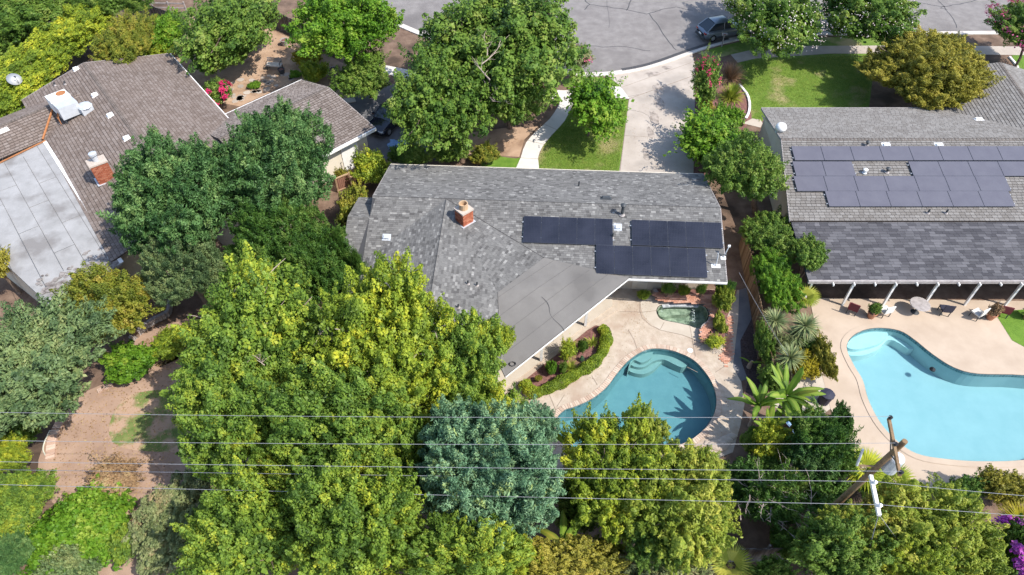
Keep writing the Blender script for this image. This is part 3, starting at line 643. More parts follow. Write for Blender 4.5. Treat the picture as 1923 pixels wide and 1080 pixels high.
# chimney of the grey house
cb = ray_plane(872, 421, w0, plane_n([w0, vv, upL]))
ch = brick_chimney('square red brick chimney with round clay flue on the grey shingle roof', 'chimney', cb + Vector((0, .25, 0)), .74, .74, 1.05, R(42), cb.z - .15, M['brick'], M['mortar'])
cc = Vector((cb.x, cb.y + .25, cb.z + .98))
build('flue', MB().lathe(cc, [(.26, 0), (.25, .38), (.27, .40), (.21, .40), (.20, .12), (.02, .10)], 16), M['raw_wood'], ch, smooth=False, label='round buff clay flue pot')
fl = MB(); fl.box((cb.x, cb.y + .25, cb.z + .03), (.96, .96, .02), R(42)); build('flashing', fl, M['steel'], ch)
P3n = plane_n([w0, upL, w1]); frn = plane_n([rL, rR, fR]); Ln = plane_n([w0, w1, wEL])
# solar rows of the grey house
dn = (nb + Vector((0, 0, -SB))).normalized()
def solar_row(px, py, ncol, w, h, label, p0, nrm, u, down, cell, name='solar_panel_row', lines=True, rows=1):
    o = ray_plane(px, py, p0, nrm) + nrm * .12; t = thing(name, label, 'solar panels', o)
    for r_ in range(rows):
        for i in range(ncol):
            c = o + u * (w * (i + .5)) + down * (h * (r_ + .5)); Q = Matrix((u, -down, nrm)).transposed()
            s_ = MB(); s_.box(c, (w - .02, h - .02, .04), M=Q); pn_ = build('panel', s_, M['panel_frame'], t)
            s_ = MB(); s_.box(c + nrm * .0215, (w - .045, h - .045, .004), M=Q); build('cell_sheet', s_, cell, pn_)
            if lines:
                s_ = MB()
                for q in range(1, 11): s_.box(c + u * ((q / 11 - .5) * (w - .05)) + nrm * .0245, (.008, h - .06, .002), M=Q)
                for q in range(1, 6): s_.box(c + down * ((q / 6 - .5) * (h - .05)) + nrm * .0245, (w - .06, .006, .0016), M=Q)
                build('busbar', s_, M['panel_line'], pn_)
    s_ = MB()
    for f_ in (.22, .78):
        a = o + down * (h * f_) - nrm * .05 - u * .08; s_.bar(a, a + u * (w * ncol + .16), .05, .05)
    build('mounting_rail', s_, M['steel'], t); return t
ww = 1.046
solar_row(984, 407.5, 5, ww, 1.78, 'row of five black solar panels nearest the chimney on the grey roof', rL, back_n, e1, dn, M['panel'])
solar_row(1185, 414.5, 5, ww, 1.70, 'row of five black solar panels nearest the right gable of the grey roof', rL, back_n, e1, dn, M['panel'])
solar_row(1119, 461.5, 6, ww, 1.86, 'row of six black solar panels lowest on the grey roof above the white gutter', rL, back_n, e1, dn, M['panel'])
# roof fittings
def pipe_vent(px, py, p0, nrm, h, label, r_=.05, hood=False, flash=True, m='dark_metal'):
    b = ray_plane(px, py, p0, nrm); t = thing('vent_pipe', label, 'vent pipe', b)
    build('pipe', MB().lathe(b - Vector((0, 0, .05)), [(r_, 0), (r_, h + .05), (r_ * .7, h + .05), (r_ * .65, h - .1)], 10), M[m], t)
    if flash: build('flashing', MB().lathe(b + nrm * .02, [(r_ * 2.0, 0), (r_ * 1.9, .015), (r_ * 1.3, .03), (r_ * 1.1, .1)], 12), M['grey_wood' if m == 'dark_metal' else 'steel'], t)
    if hood: build('hood', MB().lathe(b + Vector((0, 0, h)), [(r_ * 1.2, -.08), (r_ * 1.9, -.02), (r_ * 1.9, .04), (r_ * .8, .10), (r_ * .1, .12)], 12), M[m], t)
    return t
pipe_vent(1168, 404, rL, back_n, .75, 'tall dark flue pipe standing between two solar rows below the ridge', .09, True)
pipe_vent(1150, 447, rL, back_n, .35, 'short dark pipe at the right end of the upper solar row', .05)
pipe_vent(879, 534, w0, P3n, .28, 'left of two short black pipes close together low on the grey roof', .05)
pipe_vent(896, 537, w0, P3n, .28, 'right of two short black pipes close together low on the grey roof', .05)
pipe_vent(861, 578, w0, P3n, .25, 'lone short black pipe lowest on the grey roof beside the yellow green tree', .05)
pipe_vent(1087, 349, rL, frn, .32, 'small black pipe alone on the street side of the grey roof', .05, flash=False)
def box_vent(px, py, p0, nrm, down, label, s=(.34, .28, .16), m='steel', name='roof_vent', group=None):
    b = ray_plane(px, py, p0, nrm); u = nrm.cross(down).normalized(); t = thing(name, label, 'roof vent', b, group); Q = Matrix((u, -down, nrm)).transposed()
    build('flange', MB().box(b + nrm * .02, (s[0] + .16, s[1] + .16, .02), M=Q), M[m], t)
    h = MB(); x, y, z = s[0] / 2, s[1] / 2, s[2]
    L = [(-x, -y, 0.02), (x, -y, .02), (x, y, .02), (-x, y, .02), (-x, -y, z), (x, -y, z), (x * .85, y * .7, z * .8), (-x * .85, y * .7, z * .8)]
    h.add([b + Q @ Vector(p) for p in L], [(4, 5, 6, 7), (0, 1, 5, 4), (1, 2, 6, 5), (2, 3, 7, 6), (3, 0, 4, 7)]); build('hood', h, M[m], t); return t
ldn = (wn + Vector((0, 0, -SW))).normalized()
box_vent(726, 446, rL, back_n, dn, 'small blue grey box vent on the left end of the grey roof')
box_vent(1160, 427, rL, back_n, dn, 'pale box vent between the two upper solar rows', (.3, .3, .14))
box_vent(1138, 373, rL, frn, (-nb + Vector((0, 0, -.3))).normalized(), 'low dark vent just behind the ridge of the grey roof', (.5, .22, .14), 'dark_metal')
# dish mast and pipe by the right gable
b = ray_plane(1344, 500, rL, back_n); t = thing('antenna_mount', 'grey antenna bracket with white base plate near the right gable of the grey roof', 'antenna', b)
build('base_plate', MB().box(b + back_n * .03, (.5, .25, .02), M=Matrix((e1, -dn, back_n)).transposed()), M['white'], t)
build('mast', MB().tube([b, b + Vector((-.02, .05, .7)), b + Vector((-.05, .1, .95))], .035, 8), M['steel'], t)
build('arm', MB().tube([b + Vector((-.05, .1, .9)), b + Vector((.5, .15, .75))], .025, 6), M['dark_metal'], t)
b = ray_plane(1358, 485, rL, back_n); t = thing('mast', 'leaning thin mast with white foot beside the antenna bracket', 'mast', b)
build('foot', MB().box(b + back_n * .03, (.3, .2, .02), M=Matrix((e1, -dn, back_n)).transposed()), M['white'], t)
build('rod', MB().tube([b, b + Vector((.18, .15, .75))], .03, 6), M['steel'], t); build('tip', MB().box(b + Vector((.2, .17, .8)), (.14, .08, .12)), M['white'], t)
b = G(962, 681, 2.85); b.z = (memz(b) or 2.8) + .055; t = thing('cable_coil', 'black cable coil lying near the low edge of the membrane roof', 'cable', b)
P = [b + Vector((.16 * math.cos(a) * (1 + .2 * math.sin(a * 1.7)), .13 * math.sin(a) * (1 + .15 * math.cos(a * 2.3)), .01 + .002 * a)) for a in np.linspace(0, 22, 70)]
build('loop', MB().tube(P, .012, 4), M['black'], t); build('tail', MB().tube([b + Vector((-.15, 0, .01)), b + Vector((-.3, .05, .01)), b + Vector((-.42, -.02, .01))], .012, 4), M['black'], t)

# ---------------------------------------------------------------- the left neighbour's brown house
m0, m1 = G(157, 118, 4.3), G(267, 272, 4.3); md = (m1 - m0).normalized(); m2 = m0 + md * 21.5
er0, er1 = G(318, 99, 3.0), G(400, 190, 3.0)
mr = Vector((-md.y, md.x, 0)); mr = mr if mr.x > 0 else -mr
dr = (er1 - m0).dot(mr); E0 = m0 + mr * dr; E0.z = 3.0; E1 = m2 + mr * dr; E1.z = 3.0
top0 = E0 - md * 0.6
el = G(84, 268, 3.0); dl = (el - m0).dot(-mr); W0 = m0 - mr * dl; W0.z = 3.0; W1 = m2 - mr * dl; W1.z = 3.0
brown = thing('brown_house', 'sprawling brown shingled house with white flat roof and brick chimney', 'house', (-27, 38, 0))
s2a, s2b = G(-160, 300, 3.95), G(97, 197, 3.95)
s2d = (s2a - s2b); s2d.normalize(); s2n = Vector((s2d.y, -s2d.x, 0)); s2n = s2n if s2n.y < 0 else -s2n
eb = G(60, 273, 3.0); de = (eb - s2b).dot(s2n); c1 = s2b + s2n * de - s2d * 3.0; c1.z = 3.0; c2 = s2a + s2n * de; c2.z = 3.0
d1 = s2b - s2n * 2.6 + s2d * .5; d1.z = 3.1; d2 = s2a - s2n * 2.6; d2.z = 3.1
bf = [[m0 - md * .0, m2, E1, E0], [m0, m2, W1, W0], [s2b - s2d * 3.0, s2a, c2, c1], [s2b - s2d * 1.5, s2a, d2, d1]]
rf = MB()
for f in bf: deck_face(rf, f); shingles('brown', f, .22, .28, .34, .03, .03, .035)
build('roof_deck', rf, M['under_brown'], brown); emit_shingles(brown, 'brown', M['brown_shingle'])
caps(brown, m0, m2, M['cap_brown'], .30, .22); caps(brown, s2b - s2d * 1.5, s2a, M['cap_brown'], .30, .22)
WR = [G(84, 266, 3.06), G(229, 494, 2.96), G(93, 573, 2.9), G(20, 505, 2.9), G(-90, 415, 2.95), G(-90, 352, 3.06)]
mb = MB(); mb.sheet(WR); mb.sheet([p - Vector((0, 0, .16)) for p in WR], flip=True); k = 6
mb.add(WR + [p - Vector((0, 0, .16)) for p in WR], [(i, (i + 1) % k, k + (i + 1) % k, k + i) for i in range(k)])
wr = build('flat_roof', mb, M['white_roof'], brown, label='flat white membrane roof with dark seams and lichen along the lower edge')
wu = (WR[1] - WR[0]).normalized(); wv = Vector((-wu.y, wu.x, 0)); wv = wv if wv.x < 0 else -wv
mb = MB(); mb.bar(WR[0] + Vector((0, 0, .02)), WR[1] + Vector((0, 0, .02)), .22, .05); build('edge_trim', mb, M['white'], wr)
for q, a0, a1 in ((.55, 0, 1), (1.6, .06, 1.0), (2.75, .0, .9), (3.9, .12, .95), (5.0, .2, .85)):
    L = (WR[1] - WR[0]).length; P = [WR[0] + wv * q + wu * (L * a) for a in np.linspace(a0, a1, 12)]
    build('seam', strip(MB(), [p + Vector((random.uniform(-.015, .015), 0, 0)) for p in P], -.02, .02, 3.0, 3.075 if q < 1 else 3.07), M['tar'], wr) if False else build('seam', MB().tube([Vector((p.x, p.y, WR[0].z + (WR[1].z - WR[0].z) * a + .012)) for p, a in zip(P, np.linspace(a0, a1, 12))], .011, 4), M['grey_seam'], wr)
for q0, q1, a in ((.55, 1.6, .62), (1.6, 2.75, .44), (2.75, 3.9, .58), (1.6, 2.75, .78), (3.9, 5.0, .35), (2.75, 3.9, .25), (.55, 1.6, .3)):
    L = (WR[1] - WR[0]).length; A_, B_ = WR[0] + wv * q0 + wu * L * a, WR[0] + wv * q1 + wu * L * a; z = WR[0].z + (WR[1].z - WR[0].z) * a + .012
    build('seam', MB().tube([Vector((A_.x, A_.y, z)), Vector((B_.x, B_.y, z))], .008, 4), M['grey_seam'], wr)
lm = MB()
for i in range(230):
    s = random.random(); P = WR[1].lerp(WR[2], s) + (WR[0] - WR[1]).normalized() * abs(random.gauss(0, .75)) * (1.3 if s > .15 else .6); r0 = random.uniform(.06, .28)
    ang = [random.uniform(.5, 1) for _ in range(8)]; a_ = -.0
    if (P - WR[1]).dot(wu) > -.05: continue
    zz = 2.985 - .0
    f_ = max(0, min(1, (P - WR[0]).dot(wu) / (WR[1] - WR[0]).length)); zz = WR[0].z + (WR[1].z - WR[0].z) * f_ + .004 + .00002 * i
    lm.add([(P.x, P.y, zz)] + [(P.x + r0 * ang[q] * math.cos(q * math.pi / 4), P.y + r0 * ang[q] * math.sin(q * math.pi / 4), zz) for q in range(8)], [(0, q + 1, (q + 1) % 8 + 1) for q in range(8)])
build('lichen', lm, M['lichen'], wr, kind='stuff')
mb = MB(); mb.bar(WR[0] + Vector((.05, .05, .06)), WR[5] + Vector((0, .1, .06)), .14, .03); build('rusty_flashing', mb, M['rust'], wr)
mb = MB(); mb.tube([s2b + s2n * .3 + Vector((0, 0, .02)), G(80, 262, 3.12)], .07, 6); build('valley_flashing', mb, M['rust'], brown)
wb = MB(); P = [E0 - mr * .6 + md * .6, E1 - mr * .6 - md * .5, W1 + mr * .2 - md * .5, WR[1] + wv * .3, WR[2] - wu * .4 - wv * .3, WR[3] - wu * .3, WR[4], d2 + s2n * .4, d1 + s2n * .4, W0 + mr * 1.5 + md * .6]
wb.prism([(p.x, p.y) for p in P], 0, 2.75, top=False); build('wall', wb, M['beige'], brown)
mb = MB(); mb.bar(E0 + Vector((0, 0, -.05)), E1 + Vector((0, 0, -.05)), .10, .12); build('gutter', mb, M['white'], brown)
mb = MB(); mb.bar(m0 + Vector((0, 0, -.05)), E0 + Vector((0, 0, -.05)), .05, .14); mb.bar(m0 + Vector((0, 0, -.05)), W0 + Vector((0, 0, -.05)), .05, .14); build('bargeboard', mb, M['grey_wood'], brown)
bLn = plane_n([m0, m2, W1]); bLd = (-mr + Vector((0, 0, -1.3 / dl))).normalized()
for px_, py_, lb in ((178, 179, 'white box vent nearest the rooftop cooler on the brown roof'), (207, 217, 'middle of three white box vents below the brown ridge'), (238, 260, 'white box vent nearest the big blue green trees on the brown roof'), (143, 130, 'pale box vent at the leafy top end of the brown roof')):
    box_vent(px_, py_, m0, bLn, bLd, lb, (.36, .30, .15), 'white')
pipe_vent(104, 161, m0, bLn, .25, 'left of two stub pipes above the rooftop cooler', .06); pipe_vent(123, 159, m0, bLn, .25, 'right of two stub pipes above the rooftop cooler', .06)
s2N = plane_n([s2b, s2a, c2]); box_vent(5, 246, s2b, s2N, (s2n + Vector((0, 0, -.3))).normalized(), 'white box vent at the left picture edge on the brown roof', (.6, .22, .14), 'white')
# chimney of the brown house
cb = ray_plane(200, 341, m0, bLn); crz = math.atan2(md.y, md.x)
ch = brick_chimney('orange red brick chimney with steel flue on the brown roof beside the white flat roof', 'chimney', cb + Vector((-.15, .3, 0)), .78, 1.0, 1.5, crz, cb.z - .2, M['brick'], M['mortar'])
p = Vector((cb.x - .15, cb.y + .3, cb.z + 1.4)); build('flue', MB().lathe(p, [(.16, 0), (.16, .30), (.12, .32), (.12, .42), (.24, .44), (.24, .58), (.05, .64)], 14), M['steel'], ch)
build('flashing', MB().box((cb.x - .15, cb.y + .3, cb.z - .02), (1.0, 1.25, .03), crz), M['steel'], ch)
# rooftop cooler
cb = ray_plane(124, 222, m0, bLn); rz = crz + R(8); ac = thing('rooftop_cooler', 'white boxy rooftop cooler with round fan opening on the brown roof', 'air conditioner', cb)
Q = Matrix.Rotation(rz, 3, 'Z'); P_ = lambda x, y, z: Vector((cb.x, cb.y, cb.z)) + Q @ Vector((x, y, z))
build('fan_box', MB().box(P_(-.75, .35, .85), (1.05, 1.35, 1.0), rz), M['white'], ac); build('coil_box', MB().box(P_(.32, .35, .80), (1.08, 1.33, .9), rz), M['steel'], ac)
build('fan_opening', MB().lathe(P_(-.85, .62, 1.352), [(.30, 0), (.33, .02), (.28, .025), (.27, -.0), (.05, .002)], 18), M['rust'], ac)
for sx in (-1.15, .75):
    for sy in (-.2, .9): build('leg', MB().box(P_(sx, sy, .15), (.06, .06, .5), rz), M['dark_metal'], ac)
build('duct', MB().box(P_(.9, 1.3, .42), (.7, .8, .75), rz), M['steel'], ac); build('duct_elbow', MB().lathe(P_(.9, 1.3, .78), [(.5, 0), (.42, .12), (.2, .2)], 10), M['steel'], ac)
for q in range(3): build('line_pipe', MB().tube([P_(.2 + q * .12, -.35, .7), P_(.2 + q * .12, -.5, .4), P_(.35 + q * .14, -.55, .06)], .025, 6), M['rust'], ac)

# ---------------------------------------------------------------- garage of the brown house
ga, gr1, gu = G(686, 250, 2.75), G(617, 164, 3.75), G(576, 146, 2.75)
gd = (G(617, 164, 3.75) - G(510, 214, 3.75)).normalized(); gn = Vector((gd.y, -gd.x, 0)); gn = gn if gn.y < 0 else -gn
dlo = (ga - gr1).dot(gn); dup = (gu - gr1).dot(-gn); GLn = 9.0
g0 = gr1 - gd * GLn; lo1 = gr1 + gn * dlo; lo1.z = 2.75; lo0 = g0 + gn * dlo; lo0.z = 2.75; up1 = gr1 - gn * dup; up1.z = 2.75; up0 = g0 - gn * dup; up0.z = 2.75
gar = thing('garage', 'brown shingled garage with cream wall and white fascia beside the dark parked car', 'garage', (gr1.x - 3, gr1.y - 3, 0))
rf = MB()
for f in ([gr1, g0, lo0, lo1], [gr1, g0, up0, up1]): deck_face(rf, f); shingles('gar', f, .22, .28, .34, .03, .03, .035)
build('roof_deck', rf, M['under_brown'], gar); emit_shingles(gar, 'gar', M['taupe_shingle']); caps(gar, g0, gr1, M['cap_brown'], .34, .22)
mb = MB(); mb.bar(lo0 + gn * .05 + Vector((0, 0, -.08)), lo1 + gn * .05 + Vector((0, 0, -.08)), .10, .22); build('fascia', mb, M['white'], gar)
mb = MB(); mb.bar(up0 - gn * .03 + Vector((0, 0, -.03)), up1 - gn * .03 + Vector((0, 0, -.03)), .06, .12); build('gutter', mb, M['white'], gar)
mb = MB(); mb.bar(gr1 + Vector((0, 0, -.06)), lo1 + Vector((0, 0, -.06)), .05, .14); mb.bar(gr1 + Vector((0, 0, -.06)), up1 + Vector((0, 0, -.06)), .05, .14); build('bargeboard', mb, M['grey_wood'], gar)
a, b, c, d = lo1 - gn * .6 - gd * .5, up1 + gn * .5 - gd * .5, up0 + gn * .5, lo0 - gn * .6
mb = MB(); mb.prism([(q.x, q.y) for q in (a, b, c, d)], 0, 2.68, top=False); mb.add([Vector((a.x, a.y, 2.68)), Vector((b.x, b.y, 2.68)), gr1 - gd * .5 - Vector((0, 0, .15))], [(0, 1, 2)]); build('wall', mb, M['cream'], gar)
mb = MB(); q0, q1 = a - gd * .9 + gn * .03, a - gd * 2.3 + gn * .03; mb.bar(Vector((q0.x, q0.y, 1.05)), Vector((q1.x, q1.y, 1.05)), .06, 2.05); dr_ = build('door', mb, M['white'], gar)
build('door_handle', MB().box((q0.x - .15, q0.y - .15, 1.0), (.06, .06, .1)), M['black'], dr_)

# ---------------------------------------------------------------- the right neighbour's house
F0 = G(1430, 203, 2.8); rg = thing('taupe_house', 'low taupe shingled house with solar panels and dark patio cover above the turquoise pool', 'house', (26, 37, 0))
RL, RR = Vector((17.9, 37.95, 4.2)), Vector((44, 37.95, 4.2)); FL_, FR_ = Vector((F0.x, 43.8, 2.8)), Vector((44, 43.8, 2.8)); BL_, BR_ = Vector((17.1, 31.4, 2.8)), Vector((44, 31.4, 2.8))
C0, C1, C2, C3 = Vector((17.2, 31.36, 2.72)), Vector((40, 31.36, 2.72)), Vector((40, 26.75, 2.4)), Vector((17.0, 26.75, 2.4))
k0 = G(1878, 117, 4.1); kd = (G(1923, 180, 4.1) - k0).normalized(); k1 = k0 + kd * 10; kn = Vector((kd.y, -kd.x, 0)); kn = kn if kn.x < 0 else -kn
kL0, kL1 = k0 + kn * 5.2, k1 + kn * 5.2; kR0, kR1 = k0 - kn * 5.2, k1 - kn * 5.2
for q in (kL0, kL1, kR0, kR1): q.z = 2.85
rf = MB()
for f in ([RL, RR, FR_, FL_], [RL, RR, BR_, BL_], [k0, k1, kL1, kL0], [k0, k1, kR1, kR0]): deck_face(rf, f); shingles('taupe', f, .22, .28, .36, .025, .02, .022)
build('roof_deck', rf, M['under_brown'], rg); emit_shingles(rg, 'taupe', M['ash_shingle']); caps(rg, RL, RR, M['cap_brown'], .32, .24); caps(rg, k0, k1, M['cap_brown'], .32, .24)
rf = MB(); f = [C0, C1, C2, C3]; deck_face(rf, f); shingles('cover', f, .22, .3, .62, .02, .012); cov = build('patio_cover', rf, M['under_shingle'], rg, label='dark slate shingled patio cover below the taupe roof')
emit_shingles(rg, 'cover', M['slate_shingle'])
mb = MB(); mb.prism([(18.6, 43.2), (42, 43.2), (42, 32.0), (17.6, 32.0)], 0, 2.68, top=False); build('wall', mb, M['beige'], rg)
mb = MB(); mb.add([Vector((18.3, 43.2, 2.68)), Vector((18.1, 37.95, 4.05)), Vector((17.5, 32.0, 2.68))], [(0, 1, 2)]); build('gable', mb, M['beige'], rg)
mb = MB(); kc = [k0 + kd * .6 + kn * 4.5, k1 + kn * 4.5, k1 - kn * 4.5, k0 + kd * .6 - kn * 4.5]; mb.prism([(q.x, q.y) for q in kc], 0, 2.7, top=False); mb.add([Vector((kc[0].x, kc[0].y, 2.7)), Vector((kc[3].x, kc[3].y, 2.7)), k0 + kd * .6 - Vector((0, 0, .15))], [(0, 1, 2)]); build('wall', mb, M['beige'], rg)
mb = MB(); mb.bar(FL_ + Vector((0, .03, -.06)), FR_ + Vector((0, .03, -.06)), .06, .16); mb.bar(FL_ + Vector((0, 0, -.06)), RL + Vector((0, 0, -.06)), .05, .14); mb.bar(RL + Vector((0, 0, -.06)), BL_ + Vector((0, 0, -.06)), .05, .14); build('bargeboard', mb, M['grey_wood'], rg)
mb = MB(); mb.bar(C3 + Vector((0, -.05, -.06)), C2 + Vector((0, -.05, -.06)), .12, .20); build('cover_beam', mb, M['grey_wood'], rg)
for x in np.arange(17.4, 40, 2.45):
    build('post', MB().box((x, 26.95, 1.17), (.12, .12, 2.3)), M['white'], rg)
for x in np.arange(18.4, 40, 1.2): build('rafter', MB().box((x, 26.56, 2.30), (.06, .22, .12)), M['white'], rg)
for x in (20.5, 25.5, 31):
    fr = build('sliding_door', MB().box((x, 31.97, 1.15), (2.4, .06, 2.1)), M['white'], rg)
    build('pane', MB().box((x - .58, 31.93, 1.15), (1.1, .03, 1.95)), M['glass'], fr); build('pane', MB().box((x + .58, 31.93, 1.15), (1.1, .03, 1.95)), M['glass'], fr)
rbn = plane_n([RL, RR, BR_]); rdn = (BL_.lerp(BR_, .5) - RL.lerp(RR, .5)); rdn = Vector((0, rdn.y, rdn.z)).normalized(); ux = Vector((1, 0, 0))
pw, ph = 1.93, 1.235
solar_row(1484, 277, 9, pw, ph, 'top row of grey solar panels across the taupe roof', RL, rbn, ux, rdn, M['panel2'], lines=False)
solar_row(1486, 305.5, 2, pw, ph, 'pair of grey solar panels left of the bare gap in the taupe roof array', RL, rbn, ux, rdn, M['panel2'], lines=False)
solar_row(1703, 305.5, 5, pw, ph, 'grey solar panels right of the bare gap in the taupe roof array', RL, rbn, ux, rdn, M['panel2'], lines=False)
solar_row(1488, 333, 7, pw, ph, 'third row of grey solar panels just below the gap on the taupe roof', RL, rbn, ux, rdn, M['panel2'], lines=False)
solar_row(1547, 361, 6, pw, ph, 'lowest row of grey solar panels on the taupe roof', RL, rbn, ux, rdn, M['panel2'], lines=False)
for px_, lb in ((1664, 'white box vent behind the top solar row below the taupe ridge, left'), (1763, 'white box vent behind the top solar row below the taupe ridge, right')):
    box_vent(px_, 273, RL, rbn, rdn, lb, (.42, .26, .14), 'white')
rfn = plane_n([RL, RR, FR_])
pipe_vent(1627, 274, RL, rbn, .3, 'bent dark pipe above the top row of grey solar panels', .07, True)
pipe_vent(1623, 325, RL, rbn, .25, 'small white capped pipe at the left of the gap in the grey solar array', .08, True, m='white'); pipe_vent(1665, 324, RL, rbn, .3, 'dark pipe at the right of the gap in the grey solar array', .08, True)
pipe_vent(1742, 401, RL, rbn, .3, 'left of two small pipes below the grey solar array', .06); pipe_vent(1776, 401, RL, rbn, .3, 'right of two small pipes below the grey solar array', .06)
box_vent(1838, 225, FL_, rfn, Vector((0, 1, -.24)).normalized(), 'white roof vent beside the olive green round tree', (.5, .24, .14), 'white')
b = Vector((18.25, 39.3, 3.9)); t = thing('dome_vent', 'white round dome vent at the corner of the taupe roof', 'roof vent', b)
build('dome', MB().lathe(b + Vector((0, 0, .1)), [(.2, -.2), (.2, 0), (.36, .05), (.38, .25), (.28, .42), (.1, .5)], 16), M['white'], t, smooth=True); build('collar', MB().lathe(b, [(.3, -.1), (.28, .05), (.2, .08)], 14), M['steel'], t)

# ================================================================ FENCES, EDGINGS, WALLS
def fence(name, label, p0, p1, h, m, w=.15, rails=True, cat='fence', rail_m=None, gap=.012):
    p0, p1 = Vector((p0.x, p0.y, 0)), Vector((p1.x, p1.y, 0)); d = (p1 - p0); L = d.length; d.normalize(); s = Vector((-d.y, d.x, 0)); rz = math.atan2(d.y, d.x)
    t = thing(name, label, cat, p0); n = int(L / w); base = None
    for i in range(n):
        if i % 6 == 0 and i < 36:
            mb = MB(); hh = h + random.uniform(-.03, .03); mb.box((0, 0, hh / 2), (w - gap, .022, hh), rz); me = build('plank', mb, m); base = me; base.parent = t; ORG[base.name] = Vector(); o = base
        else: o = base.copy(); COL.objects.link(o); o.parent = t
        q = d * (w * (i + .5)) + s * random.uniform(-.006, .006); o.location = (q.x, q.y, random.uniform(-.03, .02)); o.rotation_euler = (random.uniform(-.012, .012), random.uniform(-.012, .012), 0)
    if rails:
        for z in (.35, h - .3): build('rail', MB().bar(p0 + s * .045 + Vector((0, 0, z)), p1 + s * .045 + Vector((0, 0, z)), .05, .09), rail_m or m, t)
        for i in range(int(L / 2.4) + 1):
            q = p0 + d * min(L, i * 2.4) + s * .11; build('post', MB().box((q.x, q.y, (h + .05) / 2), (.09, .09, h + .05), rz), rail_m or m, t)
    return t
fence('plank_fence', 'brown plank fence between the grey house side path and the leafy vines', G(1387, 462), G(1441, 745), 1.75, M['plank'])
fence('plank_fence', 'grey weathered plank fence below the dead juniper twigs', G(1330, 1056), G(1560, 1052), 1.5, M['grey_plank'])
fence('plank_fence', 'dark weathered fence behind the dry front garden trees', G(235, 22), G(345, 62), 1.8, M['grey_plank'])
fence('plank_fence', 'dark board fence in the shade right of the spreading garden tree', G(500, 45), G(645, 110), 1.8, M['grey_plank'])
t = thing('rail_fence', 'pale two rail fence at the top picture edge above the bushes', 'fence', G(268, 14)); a, b = G(262, 24), G(352, 26)
for z in (.55, 1.0): build('rail', MB().bar(a + Vector((0, 0, z)), b + Vector((0, 0, z)), .05, .12), M['grey_wood'], t)
for s in np.linspace(0, 1, 4): q = a.lerp(b, s); build('post', MB().box((q.x, q.y, .6), (.1, .1, 1.2)), M['grey_wood'], t)
fence('plank_fence', 'short brown fence leaning off the corner of the garage', G(655, 306), G(684, 292), 1.5, M['brown_plank'])
# wooden gate frames between the houses
for lb, A_, B_ in (('pale timber gate frame left of the small gate by the grey house', (636, 362), (661, 352)), ('open timber gate frame against the left end of the grey house', (664, 360), (699, 344))):
    a, b = G(*A_), G(*B_); t = thing('timber_gate', lb, 'gate', a); h = 1.25
    build('top_rail', MB().bar(a + Vector((0, 0, h)), b + Vector((0, 0, h)), .07, .09), M['raw_wood'], t); build('low_rail', MB().bar(a + Vector((0, 0, .2)), b + Vector((0, 0, .2)), .06, .08), M['raw_wood'], t)
    for q in (a, b): build('post', MB().box((q.x, q.y, h / 2 + .05), (.09, .09, h + .1)), M['raw_wood'], t)
    d = b - a
    for i in range(8): q = a + d * ((i + .5) / 8); build('plank', MB().box((q.x, q.y, h / 2), (.11, .02, h - .25), math.atan2(d.y, d.x)), M['brown_plank'], t)
def edging(name, label, pts, m, L=.22, w=.12, h=.10, z=0.0, cat='edging'):
    P = smooth_open(GL(pts), 6); t = thing(name, label, cat, P[0]); acc = 0.0
    for i in range(len(P) - 1):
        a, b = P[i], P[i + 1]; seg = (b - a).length; k = max(1, round(seg / L))
        for q in range(k):
            c = a.lerp(b, (q + .5) / k); d = b - a
            build('brick', MB().box((c.x, c.y, z + h / 2 + random.uniform(-.01, .01)), (seg / k - .015, w, h), math.atan2(d.y, d.x) + random.uniform(-.04, .04)), m, t)
    return t
edging('brick_edging', 'curved brick edging at the left of the bare dirt yard', [(113, 794), (104, 812), (98, 832), (95, 862)], M['edge_brick'], .12, .42)
edging('brick_edging', 'short brick edging below the bright green vine mound', [(184, 736), (200, 728), (214, 722)], M['edge_brick'], .2, .25)
edging('stone_edging', 'white curved stone kerb round the ornamental grass bed', [(1388, 160), (1402, 178), (1407, 195), (1406, 212), (1400, 224)], M['white'], .5, .18, .14)
edging('brick_edging', 'thin stone edging at the street corner of the small garden bed', [(1895, 108), (1905, 120), (1912, 132)], M['white'], .5, .18, .14)
a = thing('low_block_wall', 'low pale block wall beside the dirt yard under the orange tinged tree', 'wall', G(252, 640))
P = smooth_open(GL([(248, 642), (270, 622), (292, 606), (318, 592), (322, 570)]), 4)
for i in range(len(P) - 1):
    c = (P[i] + P[i + 1]) / 2; d = P[i + 1] - P[i]
    for r_ in range(2): build('block', MB().box((c.x, c.y, .11 + .21 * r_), (d.length - .02, .2, .19), math.atan2(d.y, d.x) + random.uniform(-.03, .03)), M['grey_wood'], a)
P = smooth_open(GL([(94, 808), (88, 820), (83, 832), (81, 845), (86, 856)], .03), 5); tag(build('garden_hose', MB().tube(P, .03, 6), M['hose'], origin=P[0]), 'pale garden hose curving beside the brick edging', 'hose')
P = smooth_open([G(1404, 560, .05) + Vector((0, 0, 0)), G(1394, 590, .05), G(1396, 622, .05)], 4)

